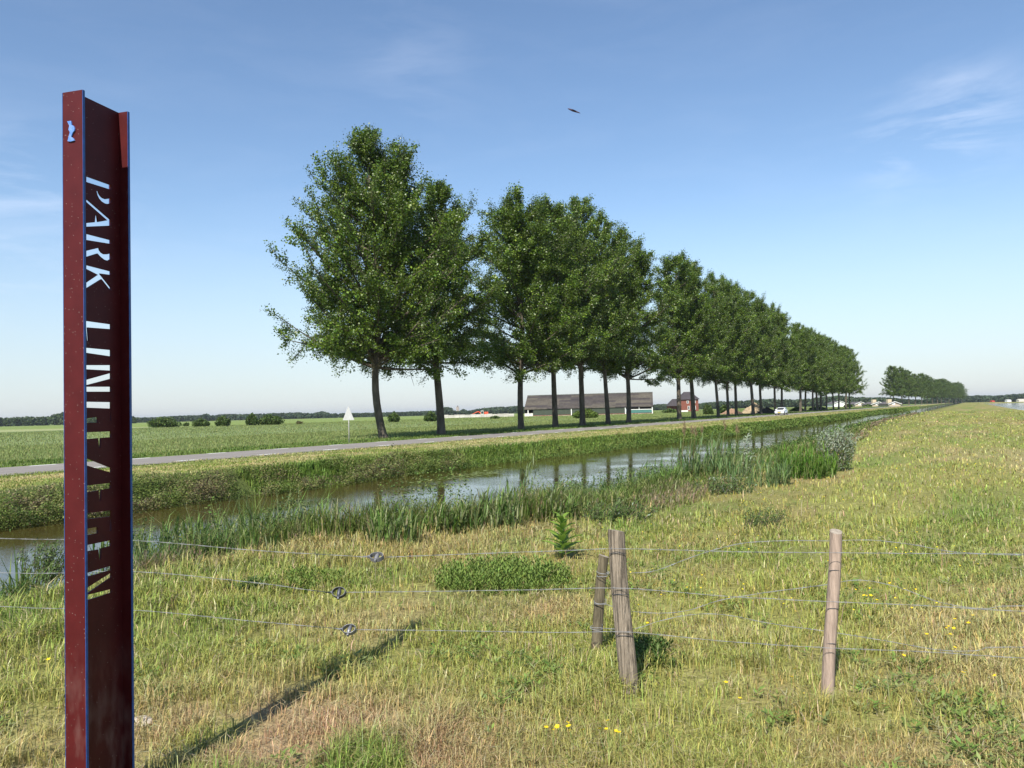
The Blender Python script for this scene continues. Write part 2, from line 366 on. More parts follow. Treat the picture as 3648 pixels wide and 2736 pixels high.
def litter(n, dmin, dmax):     # dead, flattened blades
    d = log_dist(n, dmin, dmax); th = YAW+rad(90)+rad(60)*(rng.random(n)*2-1); X = d*np.cos(th); Y = d*np.sin(th)
    k = (X > -8) & (X < 9) & (rng.random(n) < .2+.8*sstep(.45, .65, noise(X, Y, .7, 153))); X = X[k]; Y = Y[k]; d = d[k]; m = len(X); P = base(X, Y); P[:, 2] += .01+.05*rng.random(m)
    az = rng.random(m)*6.283; L_ = .05+.12*rng.random(m); A = np.stack([np.cos(az)*L_*.5, np.sin(az)*L_*.5, rng.normal(size=m)*.012], 1); B = np.stack([-np.sin(az), np.cos(az), 0*az], 1)*(np.maximum(.0022, .0004*d))[:, None]
    return leaves(P, A, B, jitter(np.array([(.48, .40, .24), (.36, .27, .15), (.52, .46, .30)])[rng.integers(0, 3, m)], .15))
build('dead_grass', [litter(45000, 2.3, 18)], m_blade, kind='stuff', label='dead straw lying flat among the live meadow grass', category='grass')
build('meadow_stalks', [stalks(9000, 2.5, 60)], m_blade, kind='stuff', label='thin pale grass stalks standing above the short meadow', category='grass')

def xn(o): return lambda Y: x_near(Y)+o
def bankgrass(n, o0, o1, y0, y1, hmin, hmax, cols, thr, seed, c=4, w=.006, wd=.0010, belt=False, lean=(.1, .6), clump=1.0, seeds=0.0):
    X, Y = zone(n, xn(o0), (lambda Y: x_near(Y)+o1*belt_w(Y)/4.2) if belt else xn(o1), y0, y1, c)
    nn = noise(X, Y, clump, seed); k = rng.random(len(X)) < .04+.96*sstep(thr-.06, thr+.06, nn); X = X[k]; Y = Y[k]; nn = nn[k]; m = len(X); d = np.hypot(X, Y)
    P = base(X, Y); P[:, 2] = np.maximum(P[:, 2], WATER_Z-.1)
    H = (hmin+(hmax-hmin)*rng.random(m)**.8)*(.55+.85*sstep(thr-.1, thr+.25, nn))*hfade(Y)
    W = np.maximum(w, wd*d)*(.6+.8*rng.random(m)); cc = np.array(cols)[rng.integers(0, len(cols), m)]
    az = rng.normal(size=m)*1.5+rad(-10); bd = lean[0]+(lean[1]-lean[0])*rng.random(m)
    parts = [blades(P, H, W, az, bd, jitter(cc, .22))]
    if seeds:
        s = rng.random(m) < seeds; Ps = P[s].copy(); Hs = H[s]
        Ps[:, 0] += np.cos(az[s])*bd[s]*Hs*.9; Ps[:, 1] += np.sin(az[s])*bd[s]*Hs*.9; Ps[:, 2] += Hs*.9
        ms = len(Ps); sc = np.array([C(.44, .33, .22), C(.36, .24, .17), C(.48, .41, .26)])[rng.integers(0, 3, ms)]
        parts.append(blades(Ps, .05+.06*rng.random(ms), np.maximum(.008, .0011*d[s]), rad(-10)+rng.normal(size=ms)*.6, .6+.5*rng.random(ms), jitter(sc, .15)))
    return parts
RC = [(.10, .175, .036), (.14, .21, .045), (.085, .145, .042), (.18, .23, .065), (.28, .29, .14)]
build('reeds', bankgrass(38000, -.7, 1.7, 3, 150, .45, 1.02, RC, .50, 70, w=.019, wd=.0016, lean=(.1, 1.15), clump=.9)
      + bankgrass(34000, .6, 3.2, 6, 60, .36, .70, RC, .56, 71, w=.016, wd=.0015, lean=(.1, .8), clump=1.2), m_blade,
      kind='stuff', label='dark green sword-leaved reeds growing along the near water edge', category='reeds')
build('bank_grass', bankgrass(110000, -.1, 4.4, 3, 150, .16, .46, [(.14, .20, .04), (.18, .23, .055), (.30, .28, .13), (.10, .15, .03)], .30, 75, w=.005, belt=True, lean=(.2, .9), clump=.8), m_blade,
      kind='stuff', label='rough green grass mixed with the reeds on the canal bank', category='grass')
build('dry_grass', bankgrass(50000, 2.4, 5.2, 5, 150, .16, .36, [(.22, .23, .07), (.36, .31, .17), (.15, .19, .04), (.27, .21, .12)], .56, 60, w=.004, belt=True, lean=(.3, 1.0), clump=1.3, seeds=.22), m_blade,
      kind='stuff', label='patches of dry grass with pinkish seed heads at the top of the bank', category='grass')
def weeds(n, f0, f1, y0, y1, hgt, size, cols, thr, seed, c=4, sc=1.3, lsz=.0022):
    X, Y = zone(n, f0, f1, y0, y1, c)
    nn = noise(X, Y, sc, seed); k = rng.random(len(X)) < sstep(thr-.06, thr+.06, nn); X = X[k]; Y = Y[k]; nn = nn[k]; m = len(X); d = np.hypot(X, Y)
    P = base(X, Y); P[:, 2] = np.maximum(P[:, 2], WATER_Z-.02)
    top = hgt*(.3+1.35*noise(X, Y, .5, seed+5, 2))*(.35+1.1*sstep(thr-.1, thr+.25, nn))
    if X.mean() > -16: top = top*hfade(Y)
    else: top = np.clip(np.minimum(top, -.10+.42*noise(X, Y, .9, seed+9, 2)-P[:, 2]), .04, 1)
    P[:, 2] += top*rng.random(m)**.6
    A, B = rnd_axes(m, np.maximum(size, lsz*d)*(.6+.7*rng.random(m)), .45, .9)
    cc = np.array(cols)[np.clip((noise(X, Y, 1.1, seed+8)*len(cols)*1.3-.15*len(cols)).astype(int)+rng.integers(0, 2, m), 0, len(cols)-1)]
    return leaves(P, A, B, jitter(cc, .24))
build('bank_weeds', [weeds(150000, xn(.1), lambda Y: x_near(Y)+.85*belt_w(Y), 4, 150, .62, .05, [(.080, .145, .028), (.105, .175, .035), (.15, .185, .055), (.065, .11, .03)],   .46, 80)], m_weed,
      kind='stuff', label='leafy green weeds among the reeds on the near canal bank', category='weeds')
# --- far bank: dark leafy weeds at the foot, sunlit grass above
xfo = lambda o: (lambda Y: x_far(Y)-o)
FB = [(.060, .090, .022), (.100, .150, .030), (.135, .18, .036), (.20, .20, .075), (.11, .085, .050)]
def far_weed(n, y0, y1, h_, seed, cols=FB, thr=.36): return weeds(n, xfo(-.1), xfo(1.75), y0, y1, h_, .07, cols, thr, seed, c=16, sc=1.8, lsz=.0020)
build('far_bank_weeds', [far_weed(130000, -4, 33, .47, 90), far_weed(60000, 30, 300, .26, 93, [(.07, .12, .028), (.10, .16, .03), (.12, .17, .035)], .36)], m_weed,
      kind='stuff', label='dense leafy weeds hanging over the far edge of the canal', category='weeds')
def fargrass(n, f0, f1, y0, y1, h0, h1, cols, c, seed, wk=.0012):
    X, Y = zone(n, f0, f1, y0, y1, c); m = len(X); d = np.hypot(X, Y); P = base(X, Y)
    H = (h0+(h1-h0)*rng.random(m))*(.6+.8*noise(X, Y, 1.5, seed))
    H = np.where(X > -23.3, np.clip(np.minimum(H, .20-P[:, 2]), .03, 1), H)
    cc = np.array(cols)[np.clip((noise(X, Y*.4, 1.6, seed+2)*len(cols)*1.4-.2*len(cols)+rng.normal(size=m)*.4).astype(int), 0, len(cols)-1)]
    return blades(P, H, wk*d*(.5+.8*rng.random(m)), rng.random(m)*6.28, .1+.6*rng.random(m), jitter(cc, .18))
build('far_bank_grass', [fargrass(60000, xfo(-.05), xfo(1.9), 20, 400, .14, .36, [(.12, .20, .032), (.16, .235, .045), (.20, .25, .06)], 16, 100)], m_blade,
      kind='stuff', label='bright green grass on the far canal bank to the right of the leafy weeds', category='grass')
build('verge_grass', [fargrass(120000, xfo(2.0), -29.9, -4, 500, .02, .085, [(.19, .245, .055), (.28, .29, .10), (.43, .38, .19), (.33, .32, .13), (.20, .25, .06), (.22, .26, .07)], 18, 105),
                         fargrass(26000, -30.0, -29.3, -4, 500, .02, .05, [(.13, .19, .035), (.18, .22, .05)], 18, 108)], m_blade,
      kind='stuff', label='mown straw-coloured verge between the canal and the near road edge', category='grass')
build('roadside_grass', [fargrass(40000, -39.6, -35.4, -4, 600, .05, .20, [(.11, .17, .035), (.15, .20, .05)], 25, 110)], m_blade,
      kind='stuff', label='green grass under the poplars on the far side of the road', category='grass')
CC = [(.200, .245, .080), (.215, .26, .088), (.235, .27, .095)]
build('cereal_crop', [fargrass(240000, -39.4, -66, -6, 600, .10, .24, CC, 25, 115, .0007), fargrass(150000, -66, -190, -10, 700, .10, .20, CC, 50, 117, .0007)], m_blade,
      kind='stuff', label='even blue-green cereal crop filling the flat field beyond the road', category='crop')

# --- reed clumps, willow scrub and other single plants on the near bank
def plant_at(px, py, z):
    g_ = ground_pt(px, py, z); return g_
def reed_clump(px, py, z, rx, ry, h_, n, cols, label, seed, lw=.022, plume=False, name='reed_clump', nl=8):
    c = ground_pt(px, py, z); R_ = np.random.default_rng(seed); t = thing(name, c, label, 'reeds', YAW); Pp, Hh, Az, Bd = [], [], [], []; st = []
    for i in range(n):
        r_ = math.sqrt(R_.random()); a = R_.random()*6.28; x0, y0 = rx*r_*math.cos(a), ry*r_*math.sin(a); hh = h_*(.6+.4*R_.random())*(1-.25*r_*r_)
        lx_, ly_ = .22*hh*R_.random()+.03, .06*R_.normal()
        pts = [(x0+lx_*f*f, y0+ly_*f*f, hh*f-.15*(f == 0)) for f in (0, .33, .66, 1)]; st.append(tube(pts, [.006, .005, .004, .002], 4))
        for k in range(nl):
            f = .25+.72*(k+R_.random())/nl; Pp.append((x0+lx_*f*f, y0+ly_*f*f, hh*f)); Hh.append((.24+.22*R_.random())*(1.1-.4*f)); Az.append(R_.normal()*1.5+.1); Bd.append(.35+.6*R_.random())
    V, F, S, Cc = join(st); o = new_mesh('stems', V, F, S, m_stem); link('stems', o, t)
    m_ = len(Pp); cc = np.array(cols)[R_.integers(0, len(cols), m_)]
    V, F, S, Cc = blades(np.array(Pp), np.array(Hh), lw*(.6+.7*R_.random(m_)), np.array(Az), np.array(Bd), jitter(cc, .18)); link('leaves', new_mesh('leaves', V, F, S, m_blade, Cc), t)
    if plume:
        ps = []
        for i in range(plume):
            a = R_.random()*6.28; x0, y0 = rx*.7*math.cos(a), ry*.6*math.sin(a); hh = h_*(1.0+.12*R_.random()); st2 = tube([(x0, y0, -.1), (x0+.05, y0, hh*.6), (x0+.14, y0, hh)], [.004, .003, .002], 4); ps.append((st2[0], st2[1], st2[2], np.tile([.40, .32, .18], (len(st2[0]), 1))))
            m2 = 60; f = R_.random(m2); q = np.stack([x0+.14-.03*f+.02*R_.normal(size=m2), y0+.02*R_.normal(size=m2), hh-.02+.20*f], 1)
            ps.append(blades(q-np.array([0, 0, .1]), .05+.05*R_.random(m2), np.full(m2, .009), R_.normal(size=m2)*.5, .5+.5*R_.random(m2), jitter(np.tile([.34, .24, .15], (m2, 1)), .15)))
        V, F, S, Cc = join(ps); link('plumes', new_mesh('plumes', V, F, S, m_blade, Cc), t)
m_stem = mat('green_stem', (.16, .19, .07), rough=.7)
BR = [(.10, .18, .055), (.14, .21, .075), (.18, .23, .10), (.08, .14, .04)]; YG = [(.09, .18, .022), (.12, .22, .028), (.07, .14, .02)]
reed_clump(1868, 1830, -.6, .14, .1, 1.75, 5, BR, 'lone tall reed standing in the water left of the dock plant', 1, .03, name='tall_reed', nl=7)
reed_clump(2090, 1800, -.55, .9, .35, .62, 26, BR, 'low blue-green reed clump in front of the poplar reflections', 2)
reed_clump(2290, 1770, -.5, .8, .4, 1.0, 26, BR, 'sparse leaning reed clump left of the big plumed clump', 3, .026)
reed_clump(2520, 1770, -.45, .95, .5, 1.62, 85, BR, 'big blue-green reed clump with brown feathery plumes', 4, .026, plume=7)
reed_clump(2700, 1790, -.35, .8, .45, 1.15, 52, BR, 'mid-height reed clump between the plumed clump and the bright green one', 5)
reed_clump(2850, 1755, -.35, .85, .6, 1.22, 150, YG, 'dense bright-green reed clump beside the silvery willow scrub', 6, .022)
reed_clump(3000, 1560, -.5, 1.3, .8, .9, 60, YG, 'small bright reed clump farther up the bank beyond the willow scrub', 7, .035)
SW = [(.09, .165, .034), (.13, .21, .045), (.17, .23, .07), (.25, .27, .13)]
for k_, (px, py, z_, rx, h_, n_, lb) in enumerate([
    (640, 2010, -.5, .40, .80, 34, 'sword-leaved reed clump just right of the maroon sign'), (1000, 1990, -.4, .45, .72, 34, 'sword-leaved reed clump left of the ratchets, against the water'),
    (1130, 1985, -.35, .30, .85, 26, 'taller narrow reed clump behind the ratchets'), (1400, 1985, -.2, .40, .72, 34, 'dark reed clump above the pale grey ratchet'),
    (1560, 1960, -.25, .30, .62, 22, 'small reed clump between the dark one and the tall dark stand'), (1730, 1950, -.25, .50, .95, 60, 'tall dark reed stand halfway between the ratchets and the dock plant'),
    (1960, 1900, -.2, .40, .60, 30, 'grassy reed clump just behind the dock plant'), (430, 2040, -.6, .45, .70, 30, 'reed clump partly hidden behind the maroon sign')]):
    reed_clump(px, py, z_, rx, rx*.5, h_, n_, SW, lb, 50+k_, .026, nl=5)
def willow(px, py, z, rx, h_, n, label, seed, silver=.5, ls=.07, nlf=60):
    c = ground_pt(px, py, z); R_ = np.random.default_rng(seed); t = thing('willow_shrub', c, label, 'shrub', YAW); st = []; P, A_ = [], []
    for i in range(n):
        a = R_.random()*6.28; r_ = rx*math.sqrt(R_.random()); tx, ty = r_*math.cos(a), r_*.6*math.sin(a); hh = h_*(.65+.35*R_.random())*(1-.2*(r_/rx)**2)
        p0 = np.array([tx*.45, ty*.45, -.1]); p1 = np.array([tx+.12, ty, hh]); pm = (p0+p1)/2+np.array([-.03, 0, 0]); st.append(tube([p0, pm, p1], [.008, .006, .002], 4))
        f = .15+.85*R_.random(nlf); q = (1-f)[:, None]*p0+f[:, None]*p1+R_.normal(size=(nlf, 3))*.035; P.append(q); dv = R_.normal(size=(nlf, 3))+np.array([.5, 0, .9]); A_.append(dv/np.linalg.norm(dv, axis=1)[:, None])
    P = np.concatenate(P); A_ = np.concatenate(A_); m_ = len(P); sz_ = ls*(.6+.7*R_.random(m_)); nr = R_.normal(size=(m_, 3)); B = np.cross(A_, nr); B /= np.linalg.norm(B, axis=1)[:, None]
    up_ = np.clip(P[:, 2]/h_, 0, 1); sil = R_.random(m_) < silver*up_*1.5
    cc = np.where(sil[:, None], C(.29, .34, .24), np.array([(.08, .13, .03), (.11, .16, .05)])[R_.integers(0, 2, m_)])
    V, F, S, Cc = join(st); link('stems', new_mesh('stems', V, F, S, m_bark), t)
    V, F, S, Cc = leaves(P, A_*sz_[:, None]*.5, B*sz_[:, None]*.13, jitter(cc, .15)); link('foliage', new_mesh('foliage', V, F, S, m_weed, Cc), t)
willow(2975, 1700, -.15, .6, 1.5, 60, 'large silvery willow shrub, the palest plant on the near bank', 21, silver=.75, ls=.085, nlf=75)
willow(2655, 1760, -.4, .16, 1.75, 6, 'thin silvery willow sapling rising above the middle reed clump', 22, silver=.8, ls=.09, nlf=80)
willow(2030, 1815, -.4, .45, .95, 14, 'small dark-leaved willow sapling left of the sparse leaning reeds', 23, silver=.15)
willow(2560, 1800, -.25, .8, .72, 50, 'low leafy willow bush under the plumed reed clump', 24, silver=.1)
willow(160, 2060, -.55, .55, .62, 30, 'dark leafy shrub at the water edge half hidden by the maroon sign', 25, silver=.1)
willow(2180, 1880, -.1, .7, .5, 40, 'low spreading leafy shrub right of the dock plant', 26, silver=.05)
willow(2700, 1880, 0, .35, .30, 22, 'small dark tuft of leafy plants in the meadow above the slim post', 27, silver=.0, ls=.05)
# large broad-leaved dock
c = ground_pt(2005, 1992); dk = thing('dock_plant', c, 'upright broad-leaved dock plant with large pale green leaves behind the short dark post', 'plant', 0)
R_ = np.random.default_rng(5); V, F = [], []
for i in range(26):
    f = i/26; a = i*2.4; L_ = .31*(1-.60*f); w_ = .056*(1-.45*f); z0_ = .04+.46*f; ph2 = .45+.75*f; k = len(V)
    for j in range(6):
        u = j/5; r_ = L_*u*math.cos(ph2*(1-.5*u)); zz_ = z0_+L_*u*math.sin(ph2)*(1-.35*u*u); wj = w_*math.sin(math.pi*min(1, .12+.88*u)*.98)+.003
        px_, py_ = -math.sin(a)*wj, math.cos(a)*wj
        V += [(math.cos(a)*r_-px_, math.sin(a)*r_-py_, zz_+.012), (math.cos(a)*r_, math.sin(a)*r_, zz_), (math.cos(a)*r_+px_, math.sin(a)*r_+py_, zz_+.012)]
    for j in range(5):
        b_ = k+j*3; F += [[b_, b_+1, b_+4, b_+3], [b_+1, b_+2, b_+5, b_+4]]
me = new_mesh('leaves', np.array(V), [i for f in F for i in f], [4]*len(F), mat('dock_leaf', (.20, .31, .05), rough=.5, spec=.3, trans=.35, noise_amt=.15, noise_scale=20), None, True); link('leaves', me, dk)
v_, f_, s_, c_ = tube([(0, 0, -.05), (.005, 0, .3), (.0, .01, .56)], [.012, .009, .005], 7); link('stem', new_mesh('stem', v_, f_, s_, m_stem), dk)
# patch of small-leaved plants
def leafy_patch(px, py, rx, ry, h_, n, cols, label, seed, name='weed_patch'):
    c = ground_pt(px, py); R_ = np.random.default_rng(seed); P, A_ = [], []
    for i in range(n):
        r_ = math.sqrt(R_.random()); a = R_.random()*6.28; ux, uy = rx*r_*math.cos(a), ry*r_*math.sin(a)
        x0 = c.x+math.cos(YAW)*ux-math.sin(YAW)*uy; y0 = c.y+math.sin(YAW)*ux+math.cos(YAW)*uy; hh = h_*(.35+.85*R_.random())*(1-.5*r_**3); k = 18; ux *= 1+.25*math.sin(3*a+seed); uy *= 1+.3*math.sin(2*a+seed*2)
        f = (np.arange(k)+R_.random(k))/k; aa = np.arange(k)*2.4+R_.random()*6
        P.append(np.stack([x0+.05*f*R_.normal()+.022*np.cos(aa), y0+.03*f*R_.normal()+.022*np.sin(aa), hh*f+.01], 1)); A_.append(np.stack([np.cos(aa), np.sin(aa), .6+.7*f], 1))
    P = np.concatenate(P); A_ = np.concatenate(A_); A_ /= np.linalg.norm(A_, axis=1)[:, None]; m_ = len(P); P[:, 2] += height(P[:, 0], P[:, 1])
    B = np.cross(A_, np.tile([0, 0, 1.], (m_, 1))); B /= np.linalg.norm(B, axis=1)[:, None]; sz_ = .048*(.6+.7*R_.random(m_))
    cc = np.array(cols)[R_.integers(0, len(cols), m_)]
    build(name, [leaves(P, A_*sz_[:, None]*.5, B*sz_[:, None]*.16, jitter(cc, .15))], m_weed, kind='stuff', label=label, category='weeds')
leafy_patch(1790, 2080, .72, .62, .24, 520, [(.15, .22, .045), (.18, .25, .05), (.12, .18, .035)], 'bright green patch of small-leaved plants between the ratchets and the posts', 31)
leafy_patch(1060, 2080, .55, .4, .16, 160, [(.16, .23, .045), (.14, .20, .035)], 'small bright green patch above the dark ratchet', 32)
leafy_patch(880, 2095, .18, .14, .13, 60, [(.04, .10, .022), (.05, .11, .025)], 'tiny dark green tuft right of the maroon sign', 33)
leafy_patch(2300, 2350, .22, .3, .12, 90, [(.07, .12, .025), (.09, .15, .03)], 'low leafy growth at the foot of the thick post', 34)
leafy_patch(120, 2060, .7, .35, .14, 160, [(.12, .22, .025), (.14, .24, .03)], 'fresh green growth at the left edge behind the sign', 35)

# --- water lilies
c = ground_pt(1670, 1693, WATER_Z); V, Fl, Sz = [], [], []
for i in range(170):
    r_ = abs(rng.normal())*.5; x0 = c.x+rng.normal()*.50; y0 = c.y+rng.normal()*1.5; rr_ = .05+.06*rng.random(); k = len(V)
    for j in range(14): a = .5+j*5.6/8; V.append((x0+rr_*math.cos(a), y0+rr_*math.sin(a), WATER_Z+.004+.006*rng.random()))
    V.append((x0, y0, WATER_Z+.005)); Fl += list(range(k, k+10)); Sz.append(10)
link('lily_pads', new_mesh('lily_pads', np.array(V), Fl, Sz, mat('lily_pad', (.17, .21, .07), rough=.5, spec=.3)), kind='stuff', label='raft of floating lily pads near the far canal bank', category='lily pads')

# --- buttercups
m_pet = mat('buttercup_petal', (.80, .58, .015), rough=.45, spec=.3, trans=.2); m_pst = mat('flower_stem', (.13, .19, .05), rough=.7)
R_ = random.Random(4); pv, pf = [], []
for i in range(5):
    a = i*2*math.pi/5; b_ = .55; k = len(pv); pv += [(0, 0, 0), (.011*math.cos(a-b_), .011*math.sin(a-b_), .004), (.015*math.cos(a), .015*math.sin(a), .006), (.011*math.cos(a+b_), .011*math.sin(a+b_), .004)]; pf.append([k, k+1, k+2, k+3])
pet_me = new_mesh('petals', np.array(pv), [i for f in pf for i in f], [4]*5, m_pet)
sv, sf, ss, _ = tube([(0, 0, -.13), (.004, .002, -.06), (0, 0, 0)], [.0016, .0014, .0012], 4); stm_me = new_mesh('stem', sv, sf, ss, m_pst)
fl = [(1946, 2592), (1972, 2601), (1985, 2590), (2026, 2588), (2030, 2602), (2080, 2600), (2136, 2596), (2160, 2598), (2165, 2568), (2206, 2610), (2195, 2605), (2022, 2575), (172, 2350),
      (2586, 2432), (2752, 2406), (2832, 2384), (2864, 2471), (2636, 2488), (2820, 2412), (2306, 2220), (2373, 1996), (3088, 2135), (3124, 2138), (3078, 2122), (3102, 2122), (3170, 2078), (3262, 2100), (3380, 2232), (3402, 2206),
      (3372, 2238), (3398, 2239), (3450, 2220), (3466, 2193), (3302, 2260), (3370, 2300), (3402, 2307), (3440, 2390), (3430, 2397), (3438, 2408), (3544, 2407), (3332, 2310), (3220, 2336), (3600, 2213), (3168, 2247), (3386, 2260), (3376, 2262), (3596, 2440)]
for i, (px, py) in enumerate(fl):
    hh = .10+.05*R_.random(); p = ground_pt(px, py, hh)
    t = thing('buttercup', p, 'small yellow buttercup with thin green stem standing in the meadow grass', 'flower', R_.random()*6, 'buttercups in the meadow grass'); t.rotation_euler = (.3*R_.random(), .5*R_.random(), R_.random()*6)
    sc_ = .8+.35*R_.random(); t.scale = (sc_, sc_, sc_); link('petals', pet_me, t); link('stem', stm_me, t)
n = 1500; d = log_dist(n, 7, 60); th_ = YAW+rad(90)+rad(-5)-rad(45)*rng.random(n); X = d*np.cos(th_); Y = d*np.sin(th_); k = (X > -5.5) & (X < 7) & (rng.random(n) < sstep(.54, .66, noise(X, Y, 2.2, 141))); X = X[k]; Y = Y[k]; d = d[k]; m = len(X)
P = base(X, Y); P[:, 2] += .09+.05*rng.random(m); A, B = rnd_axes(m, np.maximum(.022, .0016*d), .9, 2.0)
build('distant_buttercups', [leaves(P, A, B, jitter(np.tile([.72, .56, .03], (m, 1)), .1))], m_weed, kind='stuff', label='sprinkle of countless yellow flowers over the dike top beyond the fence', category='flowers')
# --- stone in the dry patch
st_ = ground_pt(505, 2580); bm = bmesh.new(); bmesh.ops.create_icosphere(bm, subdivisions=3, radius=.06)
for v in bm.verts: v.co.x *= 1.25; v.co.z *= .5; v.co *= 1+.25*(float(noise(np.array([v.co.x*20+5]), np.array([v.co.y*20+v.co.z*30]), 1.0, 8)[0])-.5)
me = bpy.data.meshes.new('stone'); bm.to_mesh(me); bm.free(); me.materials.append(mat('pale_stone', (.46, .40, .32), rough=.9, noise_amt=.3, noise_scale=20))
o = link('stone', me, label='flat pale stone lying in the dry grass right of the maroon sign', category='stone'); o.location = st_+Vector((0, 0, .015))
# --- distant bird gliding
bp_ = at_depth(2045, 395, 60); bd = thing('bird', bp_, 'small dark bird gliding high in the open sky right of the treetops', 'bird', YAW); bd.rotation_euler = (0, rad(22), YAW)
m_bird = mat('bird_plumage', (.06, .035, .05), rough=.8)
v_, f_, s_, _ = tube([(-.50, 0, 0), (-.36, 0, .0), (-.08, 0, .0), (.18, 0, 0), (.50, 0, 0)], [.02, .055, .085, .06, .02], 8); link('body', new_mesh('body', v_, f_, s_, m_bird, None, True), bd)
for sg in (-1, 1):
    obj_v = np.array([(-.20, sg*.03, .02), (.14, sg*.03, .02), (.10, sg*.12, .03), (.02, sg*.20, .0), (-.10, sg*.19, .0), (-.18, sg*.10, .03)]); link('wing', new_mesh('wing', obj_v, list(range(6)), [6], m_bird), bd)

# ------------------------------------------------------------------ poplars
def poplar_meshes(seed, Ht, env, z0=6.2, nl=60, nsub=9, nleaf=165, lean=(0, 0), bow=0.0, second=None, lsize=.138, r0=.34, var=(.66, .46)):
    global rng
    old = rng; rng = np.random.default_rng(seed)
    eh = np.array([e[0] for e in env]); er = np.array([e[1] for e in env])
    def trunk_at(z):
        f = z/Ht; return np.array([lean[0]*f+bow*math.sin(min(f*3.2, 1)*math.pi)*.5+.12*math.sin(f*9+seed), lean[1]*f+.12*math.sin(f*7+1.3*seed), z])
    zz = np.concatenate([[0, .25, .8], np.linspace(1.6, Ht*.97, 22)])
    rr = r0*np.clip(1-zz/Ht, .02, 1)**.8; rr[0] *= 1.35; rr[1] *= 1.15
    wood = [tube([trunk_at(z) for z in zz], rr, 12)]
    Ps, Gs = [], []
    def limb(a, tip, nsubs, rbase, leafk=1.0):
        a = np.array(a); tip = np.array(tip); L = np.linalg.norm(tip-a)
        mid = a+(tip-a)*.5; mid[2] -= .06*L; hor = (tip-a)*np.array([1, 1, 0]); mid += hor*.08
        ts = np.linspace(0, 1, 6); cur = [(1-t)**2*a+2*t*(1-t)*mid+t*t*tip for t in ts]
        wood.append(tube(cur, rbase*(1-.85*ts), 5))
        for s in range(nsubs):
            t = .25+.75*(s+rng.random())/nsubs; p = (1-t)**2*a+2*t*(1-t)*mid+t*t*tip
            dirn = (tip-a)/L*.75+rng.normal(size=3)*.62; dirn[2] += (.42 if p[2] > z0+2.5 else -.15)+.75*max(0, (p[2]-Ht*.5)/Ht)
            dirn /= np.linalg.norm(dirn); sl = (.7+1.15*rng.random())*min(1.0, .35+L/4.5)
            q = p+dirn*sl
            if rng.random() < .55: wood.append(tube([p, (p+q)/2+rng.normal(size=3)*.05, q], [rbase*.28, rbase*.18, .008], 3))
            k = int(nleaf*leafk*(.6+.8*rng.random())); u = rng.random(k)**.75
            pts = p+(q-p)*u[:, None]*1.12+rng.normal(size=(k, 3))*(.10+.09*u[:, None])
            Ps.append(pts); Gs.append(np.full(k, rng.normal()))
    for i in range(nl):
        f = (i+.5)/nl; az = i*2.399+rng.normal()*.25
        zt = z0+(Ht-z0)*(f**.92)*.985+rng.normal()*.35; zt = min(zt, Ht-.25)
        R = np.interp(zt, eh, er)*(var[0]+var[1]*rng.random()); rise = .55*R+.6 if zt > z0+2.0 else .1*R
        za = max(z0-.9, zt-rise); a = trunk_at(za); tp = trunk_at(zt)*np.array([1, 1, 0])+np.array([R*math.cos(az), R*math.sin(az), zt])
        limb(a, tp, int(nsub*(.5+.5*R/4.5))+2, .025+.016*R)
        if R > 2.6:      # inner limb so the crown is filled
            az2 = az+1.2; Ri = R*(.35+.25*rng.random()); tp2 = trunk_at(zt)*np.array([1, 1, 0])+np.array([Ri*math.cos(az2), Ri*math.sin(az2), zt+.2])
            limb(trunk_at(max(z0-.5, za-.3)), tp2, int(nsub*.6), .03, .8)
    if second:
        (sx_, sy_), sh = second; a = trunk_at(Ht*.42); b = np.array([sx_, sy_, sh])
        for j in range(14):
            f = .45+.55*j/13; c0 = a+(b-a)*f; aa = rng.random()*6.28; rr_ = .3+1.5*(1-f)
            limb(a+(b-a)*(f-.25), c0+np.array([rr_*math.cos(aa), rr_*math.sin(aa), .5]), 10, .05, 1.3)
    P = np.concatenate(Ps); G = np.concatenate(Gs); keep = P[:, 2] > z0-1.0-.5*np.abs(G)-.5*rng.random(len(P)); P = P[keep]; G = G[keep]
    m = len(P); A, B = rnd_axes(m, lsize*(.55+.75*rng.random(m))*(1+.18*np.clip(G, -1.5, 1.5)), .8, .35)
    c = np.array([C(.074, .130, .013), C(.104, .162, .015), C(.052, .098, .014), C(.132, .188, .021)])[rng.integers(0, 4, m)]
    c = c*(1+.20*np.clip(G, -1.8, 1.8)[:, None]); pale = rng.random(m) < .06; c = np.where(pale[:, None], C(.24, .29, .14), c)
    crown = leaves(P, A, B, jitter(np.clip(c, .01, 1), .16))
    rng = old
    V, F, S, Cc = join(wood); w = new_mesh('trunk', V, F, S, m_bark, None, True)
    V, F, S, Cc = crown; cr = new_mesh('crown', V, F, S, m_leaf, Cc)
    return w, cr
ENV1 = [(4, 3.6), (4.8, 5.0), (6.5, 6.0), (7.9, 6.3), (9.5, 5.9), (11.6, 6.3), (13.7, 6.5), (15.7, 5.7), (17.8, 4.3), (19.6, 2.5), (21, 1.1), (21.9, .2)]
def env(Ht, R): return [(4, R*.65), (5.6, R*.8), (6.5, R), (8, R*1.05), (12, R*1.05), (15, R*.95), (Ht-4, R*.68), (Ht-2, R*.42), (Ht, .15)]
V1 = poplar_meshes(3, 22.2, ENV1, z0=6.0, nl=104, var=(.78, .34), nleaf=130, lean=(-.7, .2), bow=-.55, second=((1.9, .3), 20.2), r0=.29)
